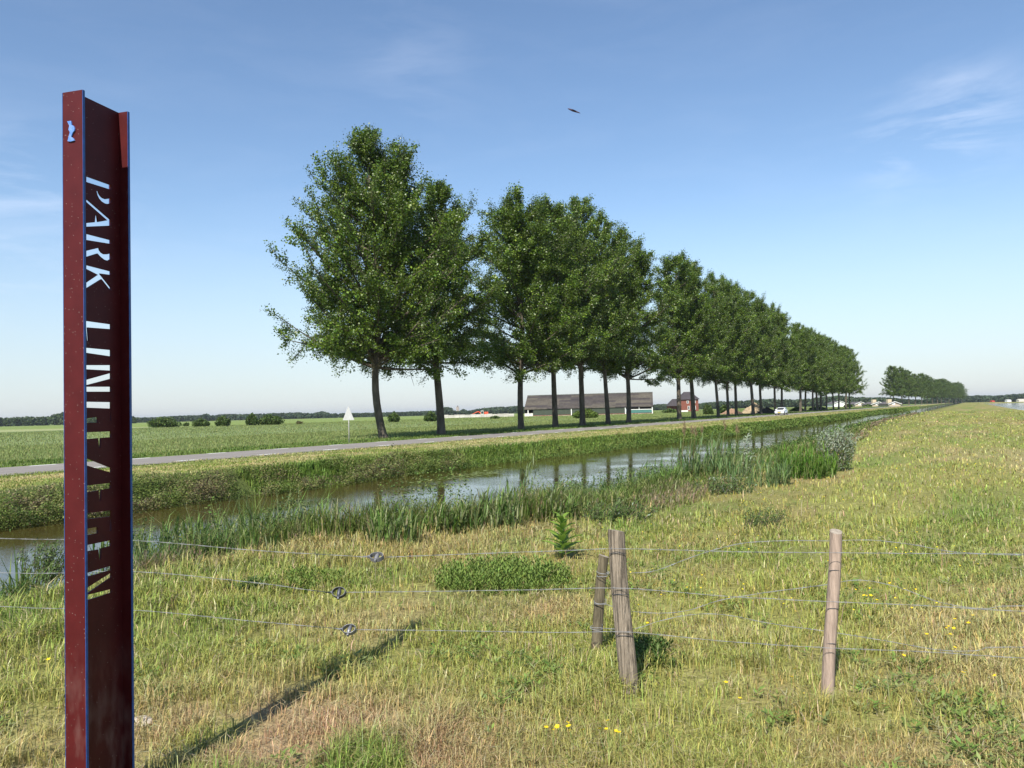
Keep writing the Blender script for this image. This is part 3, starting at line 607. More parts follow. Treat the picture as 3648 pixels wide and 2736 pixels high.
VAR = [poplar_meshes(11, 21.0, env(21.0, 4.9), r0=.32, second=((-1.8, .4), 18.6)), poplar_meshes(12, 22.4, env(22.4, 4.8), r0=.28), poplar_meshes(13, 22.6, env(22.6, 5.2), r0=.26, second=((1.7, .6), 20.6)),
       poplar_meshes(14, 21.6, env(21.6, 4.7), r0=.27)]
HTS = {1: 21.4, 2: 24.0, 3: 25.2, 4: 26.6, 5: 26.2, 6: 24.8, 7: 26.0, 8: 25.4}
VH = [21.0, 22.4, 22.6, 21.6]
def tree(name, meshes, x, y, rz, sc, label, group, z=None, scz=None):
    t = thing(name, (x, y, float(height(x, y)) if z is None else z), label, 'tree', rz, group); t.scale = (sc, sc, scz or sc)
    link('trunk', meshes[0], t); link('crown', meshes[1], t); return t
ROWX = -39.2; rr = random.Random(5)
row = [1365, 1563, 1861, 1976, 2073, 2162, 2238, 2420, 2467, 2555, 2590, 2623, 2680, 2709, 2761, 2784, 2853, 2870, 2897, 2911, 2925, 2944, 2968, 2988, 3015, 3026]
ordw = ['first', 'second', 'third', 'fourth', 'fifth', 'sixth', 'seventh', 'eighth', 'ninth', 'tenth', 'eleventh', 'twelfth', 'thirteenth', 'fourteenth', 'fifteenth', 'sixteenth',
        'seventeenth', 'eighteenth', 'nineteenth', 'twentieth', 'twenty-first', 'twenty-second', 'twenty-third', 'twenty-fourth', 'twenty-fifth', 'twenty-sixth']
special = {0: 'tallest leftmost poplar with a crooked trunk and a wide ragged crown beside the road',
           1: 'straight poplar right beside the crooked one at the left end of the row',
           2: 'thick-trunked poplar after the gap, standing by the left end of the long barn',
           7: 'poplar just right of the barn, first after the second gap in the row',
           24: 'last but one poplar before the long gap at the far end of the near row', 25: 'last poplar of the near row, with open sky to its right'}
for i, px in enumerate(row):
    x, y = bearing_xy(px, X=ROWX)
    lb = special.get(i, '%s poplar from the left in the roadside row' % ordw[i])
    if i == 0: tree('poplar_tree', V1, x, y, rad(29.6), 1.075, lb, 'poplars lining the road')
    else:
        vi = 0 if i == 1 else (i*3) % 4; hh = HTS.get(i, 25.4-3.0*max(0, i-10)/15+1.2*(rr.random()-.5)); sz_ = hh/VH[vi]
        tree('poplar_tree', VAR[vi], x, y, rr.random()*6.28, {1: 1.06, 2: 1.17, 6: 1.22, 7: 1.25, 8: 1.2}.get(i, 1.08)+.06*rr.random(), lb, 'poplars lining the road', scz=sz_)
far_px = [3183, 3212, 3238, 3262, 3284, 3304, 3322, 3339, 3354, 3368, 3381, 3393, 3405, 3416, 3427]
for i, px in enumerate(far_px):
    x, y = bearing_xy(px, Y=535+42*i)
    lb = ('nearest poplar of the distant group, its left side against open sky' if i == 0 else 'most distant poplar at the right tip of the far group' if i == len(far_px)-1
          else '%s poplar from the left in the distant group beyond the gap' % ordw[i])
    tree('poplar_tree', VAR[(i*5+1) % 4], x, y, rr.random()*6.28, 1.32+.1*rr.random(), lb, 'poplars of the distant group', z=0.0, scz=1.05+.06*rr.random())

# ------------------------------------------------------------------ small modelling helpers
def boxes(bl):
    V, F = [], []
    for (x0, x1, y0, y1, z0, z1) in bl:
        k = len(V); V += [(x0, y0, z0), (x1, y0, z0), (x1, y1, z0), (x0, y1, z0), (x0, y0, z1), (x1, y0, z1), (x1, y1, z1), (x0, y1, z1)]
        for f in ((0, 3, 2, 1), (4, 5, 6, 7), (0, 1, 5, 4), (1, 2, 6, 5), (2, 3, 7, 6), (3, 0, 4, 7)): F.append([k+i for i in f])
    return V, F
def obj(name, VF, m, parent=None, smooth=False, bevel=0.0, **p):
    V, F = VF; V = np.array(V, float); me = new_mesh(name, V, [i for f in F for i in f], [len(f) for f in F], m, None, smooth)
    o = link(name, me, parent, **p)
    if bevel: b = o.modifiers.new('bevel', 'BEVEL'); b.width = bevel; b.segments = 2; b.limit_method = 'ANGLE'
    return o
def merge(*vfs):
    V, F = [], []
    for v, f in vfs: k = len(V); V += [tuple(x) for x in v]; F += [[i+k for i in q] for q in f]
    return V, F
def prism(poly, a, b, axis='y'):
    n = len(poly); V = []
    for t in (a, b):
        for (u, w) in poly: V.append((u, t, w) if axis == 'y' else ((t, u, w) if axis == 'x' else (u, w, t)))
    F = [list(range(n))[::-1], list(range(n, 2*n))]+[[i, (i+1) % n, n+(i+1) % n, n+i] for i in range(n)]
    return V, F
def ring(pts, radii, sides=10, caps=True):
    V, Fq, S, _ = tube(pts, radii, sides); V = [tuple(v) for v in V]; F = [list(map(int, Fq[i*4:i*4+4])) for i in range(len(Fq)//4)]
    if caps: n = len(pts); F += [list(range(sides))[::-1], list(range((n-1)*sides, n*sides))]
    return V, F

# ------------------------------------------------------------------ the steel beam signpost with cut-out lettering
m_red = bpy.data.materials.new('maroon_paint'); m_red.use_nodes = True
Nn = m_red.node_tree.nodes; Ll = m_red.node_tree.links; pb = Nn['Principled BSDF']
co = Nn.new('ShaderNodeTexCoord'); vo = Nn.new('ShaderNodeTexVoronoi'); vo.inputs['Scale'].default_value = 75; Ll.new(co.outputs['Object'], vo.inputs['Vector'])
sp = Nn.new('ShaderNodeSeparateColor'); Ll.new(vo.outputs['Color'], sp.inputs[0])
th = Nn.new('ShaderNodeMath'); th.operation = 'MULTIPLY'; th.inputs[1].default_value = .17; Ll.new(sp.outputs[0], th.inputs[0])
lt = Nn.new('ShaderNodeMath'); lt.operation = 'LESS_THAN'; Ll.new(vo.outputs['Distance'], lt.inputs[0])
sb = Nn.new('ShaderNodeMath'); sb.operation = 'SUBTRACT'; Ll.new(th.outputs[0], sb.inputs[0]); sb.inputs[1].default_value = .055; Ll.new(sb.outputs[0], lt.inputs[1])
mx1 = Nn.new('ShaderNodeMixRGB'); Ll.new(lt.outputs[0], mx1.inputs[0])
n4 = Nn.new('ShaderNodeTexNoise'); n4.inputs['Scale'].default_value = 9; n4.inputs['Detail'].default_value = 6; Ll.new(co.outputs['Object'], n4.inputs['Vector'])
r4 = Nn.new('ShaderNodeValToRGB'); r4.color_ramp.elements[0].position = .3; r4.color_ramp.elements[0].color = (.058, .0052, .0060, 1); r4.color_ramp.elements[1].position = .75; r4.color_ramp.elements[1].color = (.080, .0085, .0090, 1)
Ll.new(n4.outputs[0], r4.inputs[0])
# dusty film low down on the beam, where splashed mud dries
sz = Nn.new('ShaderNodeSeparateXYZ'); Ll.new(co.outputs['Object'], sz.inputs[0])
mz = Nn.new('ShaderNodeMapRange'); Ll.new(sz.outputs['Z'], mz.inputs[0]); mz.inputs[1].default_value = .85; mz.inputs[2].default_value = .15; mz.inputs[3].default_value = 0; mz.inputs[4].default_value = .55
n5 = Nn.new('ShaderNodeTexNoise'); n5.inputs['Scale'].default_value = 16; n5.inputs['Detail'].default_value = 7
mp5 = Nn.new('ShaderNodeMapping'); mp5.inputs['Scale'].default_value = (1, 1, .35); Ll.new(co.outputs['Object'], mp5.inputs[0]); Ll.new(mp5.outputs[0], n5.inputs['Vector'])
m5 = Nn.new('ShaderNodeMapRange'); Ll.new(n5.outputs[0], m5.inputs[0]); m5.inputs[1].default_value = .45; m5.inputs[2].default_value = .7
mm5 = Nn.new('ShaderNodeMath'); mm5.operation = 'MULTIPLY'; Ll.new(m5.outputs[0], mm5.inputs[0]); Ll.new(mz.outputs[0], mm5.inputs[1])
dm = Nn.new('ShaderNodeMixRGB'); Ll.new(mm5.outputs[0], dm.inputs[0]); Ll.new(r4.outputs[0], dm.inputs[1]); dm.inputs[2].default_value = (.24, .15, .13, 1)
Ll.new(dm.outputs[0], mx1.inputs[1]); mx1.inputs[2].default_value = (.38, .30, .27, 1)
Ll.new(mx1.outputs[0], pb.inputs['Base Color']); pb.inputs['Roughness'].default_value = .5; pb.inputs['Specular IOR Level'].default_value = .22
m_edge = mat('edge_sky_reflection', (.012, .075, .27), rough=.35, spec=.5, noise_amt=.3, noise_scale=25)  # sky reflected in the dark glossy edges, put into their base colour
D0 = 3.64
def horp(px): return 1513.7-0.02444*px
def hd(px, k):                     # horizontal position on the column px at depth k*D0
    d = ray(px, horp(px)); d.z = 0; f2 = Vector((-math.sin(YAW), math.cos(YAW), 0)); return d*(k*D0/d.dot(f2))
AL, AR, WE = hd(228, 1.0085), hd(301, 1.0), hd(430, 1.0788)
Ac = (AL+AR)/2; vdir = (AR-AL).normalized(); udir = Vector((-vdir.y, vdir.x, 0))   # vdir along the flanges, udir along the web
HB = (AR-AL).length/2; LW = (WE-Ac).dot(udir); TOP = 3.33; TF, TW = .0115, .0085
base_sign = Vector((Ac.x, Ac.y, 0)); rz_sign = math.atan2(udir.y, udir.x)
sign = thing('steel_sign', base_sign, 'tall maroon steel beam with sky-reflection blue edges and park name cut through its web', 'sign', rz_sign)
sign_inv = (Matrix.Translation(base_sign) @ Matrix.Rotation(rz_sign, 4, 'Z')).inverted()
def on_web(px, py):                # where the ray through a pixel meets the web plane -> (s along the web, z)
    d = ray(px, py); o = Vector((0, 0, EYE)); t = (base_sign-o).dot(vdir)/d.dot(vdir); p = o+d*t; q = sign_inv @ p; return (q.x, q.z)
GB = -.45
def flange(x0, x1, nm):
    V, F = boxes([(x0, x1, -HB+.001, HB-.001, GB, TOP)]); f = obj(nm, (V, F), m_red, sign, bevel=.0008)
    obj('sky_tinted_edge', merge(boxes([(x0-.0006, x1+.0006, -HB-.001, -HB+.0012, GB, TOP-.001), (x0-.0006, x1+.0006, HB-.0012, HB+.001, GB, TOP-.001)])), m_edge, f)
    return f
flange(0, TF, 'flange'); flange(LW, LW+TF, 'flange')
A1 = lambda L: [(150+x*.48193, 280+y*.48222) for x, y in L]
A2 = lambda L: [(150+x*.69324, 1050+y*.69319) for x, y in L]
A3 = lambda L: [(x*.45208, 1600+y*.45215) for x, y in L]
A4 = lambda L: [(150+x*.44372, 2000+y*.44364) for x, y in L]
letters = [
 A1([(322, 721), (507, 787), (507, 822), (322, 764)]),
 A1([(398, 832), (412, 829), (418, 848), (429, 866), (445, 882), (468, 891), (488, 888), (507, 878), (507, 919), (484, 927), (460, 923), (436, 908), (418, 888), (405, 862)]),
 A1([(322, 885), (358, 916), (507, 1046), (507, 1086), (322, 1094), (322, 1068), (385, 1062), (390, 1008), (402, 1010), (410, 1060), (478, 1048), (322, 912)]),
 A1([(322, 1146), (507, 1194), (507, 1222), (322, 1192)]),
 A1([(322, 1273), (418, 1250), (424, 1268), (437, 1286), (456, 1298), (480, 1298), (507, 1288), (507, 1331), (482, 1346), (455, 1338), (426, 1315), (405, 1292), (322, 1318)]),
 A1([(322, 1377), (507, 1425), (507, 1451), (424, 1440), (507, 1546), (507, 1572), (435, 1482), (322, 1552), (322, 1508), (408, 1450), (322, 1406)]),
 A2([(222, 134), (351, 152), (351, 177), (232, 168), (237, 236), (228, 236), (222, 170)]),
 A2([(222, 272), (351, 284), (351, 317), (222, 298)]),
 A2([(222, 362), (351, 362), (351, 390), (222, 383)]), A2([(222, 438), (351, 402), (351, 432), (222, 466)]), A2([(222, 473), (351, 473), (351, 498), (222, 498)]),
 A2([(222, 550), (351, 552), (351, 645), (346, 645), (349, 585), (222, 580)]), A2([(222, 636), (283, 627), (283, 658), (222, 658)]),
 A2([(222, 707), (351, 702), (351, 732), (299, 736), (297, 788), (290, 788), (285, 737), (222, 742)]),
 A2([(222, 838), (351, 889), (351, 914), (222, 876)]),
 A3([(674, 288), (868, 265), (868, 309), (795, 320), (790, 406), (780, 406), (770, 325), (674, 340)]),
 A3([(674, 505), (872, 482), (872, 642), (860, 645), (862, 530), (674, 552)]), A3([(674, 627), (765, 612), (765, 664), (674, 678)]),
 A3([(674, 757), (868, 718), (868, 762), (795, 782), (790, 866), (778, 868), (770, 790), (674, 806)]),
 A4([(345, 95), (549, 35), (549, 70), (345, 125)]), A4([(345, 219), (549, 90), (549, 128), (345, 267)]), A4([(345, 272), (549, 222), (549, 252), (345, 315)]),
]
cu = bpy.data.curves.new('web_outline', 'CURVE'); cu.dimensions = '2D'; cu.fill_mode = 'BOTH'; cu.extrude = TW/2
def add_poly(pts):
    s_ = cu.splines.new('POLY'); s_.points.add(len(pts)-1); s_.use_cyclic_u = True
    for p_, (u_, w_) in zip(s_.points, pts): p_.co = (u_, w_, 0, 1)
add_poly([(TF+.0002, GB), (LW-.0002, GB), (LW-.0002, TOP-.001), (TF+.0002, TOP-.001)])
for L_ in letters: add_poly([on_web(*p_) for p_ in L_])
tmp = bpy.data.objects.new('tmp', cu); COL.objects.link(tmp); bpy.context.view_layer.update()
dg = bpy.context.evaluated_depsgraph_get(); wm = bpy.data.meshes.new_from_object(tmp.evaluated_get(dg)); wm.name = 'web'
bpy.data.objects.remove(tmp); wm.transform(Matrix.Rotation(rad(90), 4, 'X')); wm.materials.clear(); wm.materials.append(m_red)
link('web', wm, sign)
# small raised emblem near the top of the outer flange
def on_flange(px, py):
    d = ray(px, py); o = Vector((0, 0, EYE)); t = (base_sign-o).dot(udir)/d.dot(udir); q = sign_inv @ (o+d*t); return (q.y, q.z)
emb = A1([(193, 319), (221, 315), (226, 345), (240, 352), (248, 372), (246, 388), (233, 402), (222, 432), (240, 446), (246, 460), (216, 468), (196, 465), (204, 432), (213, 398), (202, 380), (209, 352)])
V, F = prism([on_flange(*p_) for p_ in emb], -.0065, -.0003, 'x')
obj('emblem', (V, F), mat('emblem_enamel', (.05, .17, .52), rough=.3, spec=.5, noise_amt=.3, noise_scale=60, color2=(.6, .65, .7)), sign, label='small blue and white enamel emblem')

# ------------------------------------------------------------------ fence
m_wood = mat('weathered_wood', (.25, .205, .155), rough=.9, spec=.1, noise_amt=.75, noise_scale=9, bump=.03, bump_scale=12, stretch=(8, 8, .35))
m_wood2 = mat('reddish_wood', (.31, .235, .185), rough=.9, spec=.1, noise_amt=.35, noise_scale=9, bump=.008, bump_scale=14, stretch=(7, 7, .55))
m_wood3 = mat('dark_mossy_wood', (.12, .10, .065), rough=.9, spec=.1, noise_amt=.5, noise_scale=8, bump=.01, bump_scale=14, stretch=(7, 7, .6))
m_galv = mat('galvanised_wire', (.24, .245, .25), rough=.7, spec=.2, metal=.1, noise_amt=.35, noise_scale=30)
m_dark = mat('dark_galvanised', (.07, .075, .085), rough=.5, spec=.5, metal=.4, noise_amt=.4, noise_scale=60)
def fence_post(bpx, bpy_, tpx, tpy, r_base, r_top, m, label, tilt_back=0.0, seed=1):
    g = ground_pt(bpx, bpy_); f2 = Vector((-math.sin(YAW), math.cos(YAW), 0)); dep = g.dot(f2)
    tp = at_depth(tpx, tpy, dep+tilt_back)
    t = thing('fence_post', g, label, 'fence post', 0, 'wooden posts of the wire fence')
    R_ = random.Random(seed); n = 14; ph = [R_.random()*6 for _ in range(4)]; V = []; sides = 28; v = tp-g
    for i in range(n+1):
        f = i/n; c = v*f if i else v*-.25
        wobx = .006*math.sin(f*5+ph[0]); r_ = r_base+(r_top-r_base)*f
        for k in range(sides):
            a = 2*math.pi*k/sides; rr_ = r_*(1+.035*math.sin(2*a+ph[1]+f)+.025*math.sin(5*a+ph[2])+.012*math.sin(11*a+f*3))
            V.append((c.x+wobx+rr_*math.cos(a), c.y+rr_*math.sin(a), c.z+(.012*math.sin(a+ph[3]) if i == n else 0)))
    F = [[i*sides+k, i*sides+(k+1) % sides, (i+1)*sides+(k+1) % sides, (i+1)*sides+k] for i in range(n) for k in range(sides)]
    obj('shaft', (V, F), m, t, smooth=True)
    top = [V[n*sides+k] for k in range(sides)]; cx_ = sum(p[0] for p in top)/sides; cy_ = sum(p[1] for p in top)/sides; cz_ = sum(p[2] for p in top)/sides+.004
    obj('cut_end', (top+[(cx_, cy_, cz_)], [[k, (k+1) % sides, sides] for k in range(sides)]), m_cut, t)
    return t, g, v
m_cut = mat('sawn_end_grain', (.28, .24, .19), rough=.9, spec=.1, noise_amt=.4, noise_scale=40)
P1, g1, v1 = fence_post(2241, 2462, 2195, 1890, .062, .056, m_wood, 'thick weathered grey-brown post in the middle of the wire fence', seed=3)
P2, g2, v2 = fence_post(2951, 2492, 2976, 1893, .040, .037, m_wood2, 'slimmer pinkish-brown post standing alone at the right of the fence', seed=5)
P0, g0, v0 = fence_post(2120, 2330, 2151, 1980, .040, .036, m_wood3, 'short dark leaning post just behind the thick grey-brown post', seed=8)
f2 = Vector((-math.sin(YAW), math.cos(YAW), 0))
fdir = Vector((g2.x-g1.x, g2.y-g1.y, 0)).normalized(); fn = Vector((fdir.y, -fdir.x, 0))   # fn points to the camera side
def on_fence(px, py, off=0.0, gg=None):
    gg = gg or g1; d = ray(px, py); o = Vector((0, 0, EYE)); pl = Vector((gg.x, gg.y, 0))+fn*off; t = (pl-o).dot(fn)/d.dot(fn); return o+d*t
def smooth_path(ps, step=.05):
    out_ = []; n = len(ps)
    for i in range(n-1):
        p0 = ps[max(i-1, 0)]; p1 = ps[i]; p2 = ps[i+1]; p3 = ps[min(i+2, n-1)]; k = max(2, int((p2-p1).length/step))
        for j in range(k):
            t = j/k; out_.append(.5*((2*p1)+(-p0+p2)*t+(2*p0-5*p1+4*p2-p3)*t*t+(-p0+3*p1-3*p2+p3)*t*t*t))
    out_.append(ps[-1]); return out_
def wire(ps, label, rad_=.0011, group=None):
    pth = smooth_path(ps); R_ = random.Random(len(pth)); parts = []
    for s_ in (0, 1):                       # two strands twisted round each other
        pp = [p+Vector((0, 0, 1))*(.0019*math.sin(i*1.1+s_*math.pi))+fn*(.0019*math.cos(i*1.1+s_*math.pi))+Vector((0, 0, R_.gauss(0, .0006))) for i, p in enumerate(pth)]
        parts.append(ring(pp, [rad_]*len(pp), 5))
    for i in range(2, len(pth)-2, 3):       # barbs
        p = pth[i]; dv = Vector((R_.gauss(0, .5), R_.gauss(0, .5), R_.gauss(0, 1))).normalized()*.011
        parts.append(ring([p-dv, p+dv], [.0012, .0012], 3))
    t = thing('barbed_wire', pth[len(pth)//2], label, 'fence wire', 0, group); c = pth[len(pth)//2]
    V, F = merge(*parts); V = [(v[0]-c.x, v[1]-c.y, v[2]-c.z) for v in V]
    obj('strand', (V, F), m_galv, t, smooth=True); return t
FR = .062; W_ = lambda L, off=FR: [on_fence(px, py, off) for px, py in L]
ext = lambda L: L
wire(W_([(-900, 1880), (0, 1918), (466, 1925), (900, 1960), (1200, 1978), (1310, 1985)]), 'topmost straight wire left of the grey ratchet, passing behind the maroon sign')
wire(W_([(1375, 1985), (1600, 1976), (2000, 1962), (2215, 1955), (2600, 1965), (2950, 1969), (3648, 1974), (4400, 1978)]), 'topmost straight wire right of the ratchet, crossing both posts near their tops')
wire(W_([(-900, 1985), (0, 2040), (466, 2036), (900, 2075), (1100, 2102), (1190, 2112)]), 'middle wire running from the dark ratchet leftwards behind the maroon sign')
wire(W_([(1232, 2110), (1600, 2106), (1900, 2101), (2220, 2096), (2600, 2125), (2950, 2143), (3300, 2158), (3648, 2178), (4400, 2200)]), 'middle straight wire right of the dark ratchet, crossing both posts halfway up')
wire(W_([(-900, 2090), (0, 2160), (466, 2173), (900, 2213), (1100, 2230), (1220, 2241)]), 'lowest wire running from the two-tone ratchet leftwards behind the maroon sign')
wire(W_([(1270, 2243), (1600, 2247), (2000, 2253), (2240, 2252), (2600, 2286), (2950, 2308), (3300, 2322), (3648, 2344), (4400, 2370)]), 'lowest straight wire right of the two-tone ratchet, crossing both posts low down')
wire(W_([(2160, 2040), (2310, 2038), (2420, 2002), (2500, 1972), (2640, 1936), (2800, 1926), (2950, 1927), (3100, 1924), (3250, 1940), (3400, 1966), (3648, 1978), (4400, 2000)], -.10), 'upper slack wire waving up from behind the thick post towards the right')
wire(W_([(2150, 2150), (2240, 2176), (2350, 2184), (2450, 2175), (2560, 2140), (2700, 2115), (2850, 2095), (2950, 2082), (3060, 2066), (3200, 2092), (3350, 2146), (3500, 2168), (3648, 2158), (4400, 2170)], -.10), 'second slack wire sagging then rising past the pinkish post')
wire(W_([(2140, 2238), (2260, 2240), (2350, 2212), (2460, 2190), (2580, 2190), (2750, 2222), (2950, 2250), (3150, 2282), (3350, 2316), (3480, 2318), (3600, 2305), (4400, 2330)], -.10), 'lowest slack wire drooping to the right behind both posts')
# loops of wire round the short post
for k, (px, py) in enumerate([(2148, 2040), (2138, 2142), (2125, 2230)]):
    d = ray(px, py); c = Vector((0, 0, EYE))+d*((g0.dot(f2)+.0)/d.dot(f2)); pp = []
    for i in range(40): a = i*2*math.pi/16; pp.append(c+Vector((.046*math.cos(a), .046*math.sin(a), .012*math.sin(a*.5+k)-.004*i/8)))
    V, F = ring([p-g0 for p in pp], [.0024]*len(pp), 5); obj('wire_loop', (V, F), m_galv, P0, smooth=True)
for gp, vv, pst, rr_, hs_ in ((g1, v1, P1, .066, (.88, .62, .36)), (g2, v2, P2, .041, (.78, .55, .34))):
    for h_ in hs_:
        c = vv*(h_/vv.z); pp = [c+fn*(rr_*math.cos(a))+fdir*(rr_*math.sin(a))+Vector((0, 0, .006*math.cos(a*2))) for a in np.linspace(-.9, .9, 9)]
        V, F = ring(pp, [.002]*9, 5); obj('wire_staple', (V, F), m_dark, pst, smooth=True)
def tensioner(px, py, tip, m, label, rz):
    c = on_fence(px, py, FR); t = thing('wire_tensioner', c, label, 'wire ratchet', rz, None); t.rotation_euler = (tip, 0, rz); t.scale = (.84, .84, .84)
    V, F = [], []; n = 24; Ra, Rb = .058, .052
    for i in range(n):
        a = 2*math.pi*i/n; x_, y_ = math.cos(a), math.sin(a)
        V += [(x_*Ra, y_*.75*Ra, -.018), (x_*Ra, y_*.75*Ra, .018), (x_*Rb, y_*.75*Rb, .018), (x_*Rb, y_*.75*Rb, -.018)]
    for i in range(n):
        j = (i+1) % n
        for q_ in range(4): F.append([i*4+q_, j*4+q_, j*4+(q_+1) % 4, i*4+(q_+1) % 4])
    obj('housing', (V, F), m, t, smooth=False, bevel=.001)
    obj('spool', ring([(0, -.042, 0), (0, -.012, 0), (0, .012, 0), (0, .042, 0)], [.009, .017, .017, .009], 14), m, t, smooth=True)
    obj('ratchet_lug', boxes([(-.004, .012, -.058, -.044, -.012, .012)]), m, t, bevel=.001)
    obj('tail', merge(boxes([(-.078, -.054, -.006, .006, -.010, .010)]), ring([(-.077, 0, 0), (-.115, 0, .004)], [.006, .004], 8)), m, t)
rzf = math.atan2(fdir.y, fdir.x)
m_gr = mat('cast_grey', (.17, .17, .175), rough=.7, spec=.2, metal=.1, noise_amt=.25, noise_scale=60)
tensioner(1342, 1984, rad(28), m_gr, 'pale grey ring ratchet on the topmost wire', rzf)
tensioner(1208, 2111, rad(52), m_dark, 'dark ring ratchet on the middle wire', rzf+.05)
tensioner(1245, 2243, rad(40), mat('two_tone_galvanised', (.09, .095, .11), rough=.4, spec=.5, metal=.4, noise_amt=.9, noise_scale=14, color2=(.3, .3, .31)), 'half dark, half bright ring ratchet on the lowest wire', rzf-.05)

# ------------------------------------------------------------------ warning triangle seen from behind
g = ground_pt(1243, 1578); dep = g.dot(f2); topz = at_depth(1240, 1450, dep).z
ts = thing('road_sign', g, 'grey back of a triangular warning sign on a thin pole beside the road', 'road sign', rad(8))
m_pole = mat('weathered_pole', (.36, .35, .31), rough=.7, spec=.3, noise_amt=.3, noise_scale=6)
obj('pole', ring([(0, .03, -.3), (0, .03, topz*.5), (0, .03, topz+.02)], [.04, .04, .04], 10), m_pole, ts, smooth=True)
sw, sh_ = .46, .86; zt_ = topz-.03; tri = [(-sw, zt_-sh_), (sw, zt_-sh_), (.05, zt_), (-.05, zt_)]
obj('panel', prism(tri, -.012, .0), mat('sign_back', (.46, .46, .44), rough=.55, spec=.4, metal=.2, noise_amt=.12, noise_scale=5), ts, bevel=.004)
obj('bracket', boxes([(-.22, .22, .002, .028, zt_-sh_*.72-.02, zt_-sh_*.72+.02)]), m_pole, ts); obj('bracket', boxes([(-.12, .12, .002, .028, zt_-sh_*.35-.02, zt_-sh_*.35+.02)]), m_pole, ts)

# ------------------------------------------------------------------ barn
bA = ground_pt(1869, 1484); bl = 50.5; brz = YAW-rad(9.6); kx = bl/431.0
barn = thing('barn', bA, 'long low cattle barn with grey-brown patched roof and dark green wall panels', 'barn', brz)
m_roof = bpy.data.materials.new('fibre_cement_roof'); m_roof.use_nodes = True; Nn = m_roof.node_tree.nodes; Ll = m_roof.node_tree.links; pb = Nn['Principled BSDF']; pb.inputs['Roughness'].default_value = .9; pb.inputs['Specular IOR Level'].default_value = .1
co = Nn.new('ShaderNodeTexCoord'); mp6 = Nn.new('ShaderNodeMapping'); mp6.inputs['Rotation'].default_value = (rad(90), 0, 0); Ll.new(co.outputs['Object'], mp6.inputs[0])
bk = Nn.new('ShaderNodeTexBrick'); bk.inputs['Scale'].default_value = 1; bk.inputs['Brick Width'].default_value = 9.0; bk.inputs['Row Height'].default_value = .62; bk.inputs['Mortar Size'].default_value = .0; bk.inputs['Bias'].default_value = -.15
bk.inputs['Color1'].default_value = (.050, .043, .042, 1); bk.inputs['Color2'].default_value = (.105, .092, .070, 1); Ll.new(mp6.outputs[0], bk.inputs['Vector'])
nn6 = Nn.new('ShaderNodeTexNoise'); nn6.inputs['Scale'].default_value = .9; nn6.inputs['Detail'].default_value = 5; Ll.new(mp6.outputs[0], nn6.inputs['Vector'])
mx6 = Nn.new('ShaderNodeMixRGB'); mx6.blend_type = 'OVERLAY'; mx6.inputs[0].default_value = .5; Ll.new(bk.outputs[0], mx6.inputs[1]); Ll.new(nn6.outputs[0], mx6.inputs[2]); Ll.new(mx6.outputs[0], pb.inputs['Base Color'])
EV, RG, DP = 3.05, 8.6, 20.0
m_green = mat('dark_green_cladding', (.050, .062, .045), rough=.8, spec=.2, noise_amt=.15, noise_scale=1.0)
m_white = mat('white_trim', (.70, .70, .67), rough=.7, spec=.2, noise_amt=.1, noise_scale=3)
m_brick = mat('red_brick', (.19, .070, .050), rough=.9, spec=.1, noise_amt=.25, noise_scale=6)
m_conc = mat('pale_concrete', (.55, .53, .48), rough=.9, spec=.1, noise_amt=.3, noise_scale=1.2)
m_inner = mat('barn_interior', (.045, .04, .035), rough=.95, spec=.05)
lx = lambda crop: crop/4.608*kx              # pixel column in the barn crop -> metres along the barn
obj('roof', merge(prism([(-.35, EV-.15), (DP/2, RG), (DP+.35, EV-.15), (DP+.35, EV-.35), (DP/2, RG-.22), (-.35, EV-.35)], 0-.1, bl+.1, 'x')), m_roof, barn)
obj('ridge_cap', prism([(DP/2-.5, RG-.12), (DP/2, RG+.10), (DP/2+.5, RG-.12), (DP/2, RG-.02)], -.15, bl+.15, 'x'), mat('ridge_cap', (.16, .17, .15), rough=.9, noise_amt=.2), barn)
xl1, xr1 = lx(225-88), lx(1640-88)
obj('cladding', merge(boxes([(xl1, xr1, .0, .12, .35, EV-.36)]), prism([(0.1, .3), (DP-.1, .3), (DP-.1, EV-.4), (DP/2, RG-.4), (.1, EV-.4)], .06, .2, 'x'), prism([(0.1, .3), (DP-.1, .3), (DP-.1, EV-.4), (DP/2, RG-.4), (.1, EV-.4)], bl-.2, bl-.06, 'x'),
     boxes([(0.2, bl-.2, DP-.2, DP, .0, EV-.36)])), m_green, barn)
obj('plinth', merge(boxes([(xl1, bl-.2, -.06, .18, -.1, .34)])), m_brick, barn)
obj('footing', boxes([(xl1-.2, bl, -.22, -.07, -.1, .12)]), m_conc, barn)
obj('interior', boxes([(.25, bl-.25, 4.5, 4.7, 0, EV-.4)]), m_inner, barn)
for cp in (825-88, 1655-88, 1710-88, 2064-88, 145-88): obj('post', boxes([(lx(cp)-.16, lx(cp)+.16, -.12, -.02, .0, EV-.37)]), m_white, barn)
obj('feed_wall', boxes([(0, xl1-.1, -.1, .1, -.1, 1.25)]), m_conc, barn, label='low pale concrete wall panel')
obj('rail', boxes([(lx(1715-88), bl-.3, -.08, .02, 1.62, 1.85)]), m_white, barn)
obj('rail', boxes([(lx(1865-88)-.1, lx(1865-88)+.1, -.08, .0, 1.86, EV-.37)]), m_white, barn)
obj('netting', boxes([(lx(1715-88), bl-.3, .04, .1, .4, 1.60)]), mat('teal_netting', (.06, .16, .14), rough=.9, noise_amt=.2), barn)
obj('door', boxes([(lx(1668-88), lx(1700-88), .02, .1, .02, 2.1)]), mat('grey_door', (.28, .33, .38), rough=.7), barn)

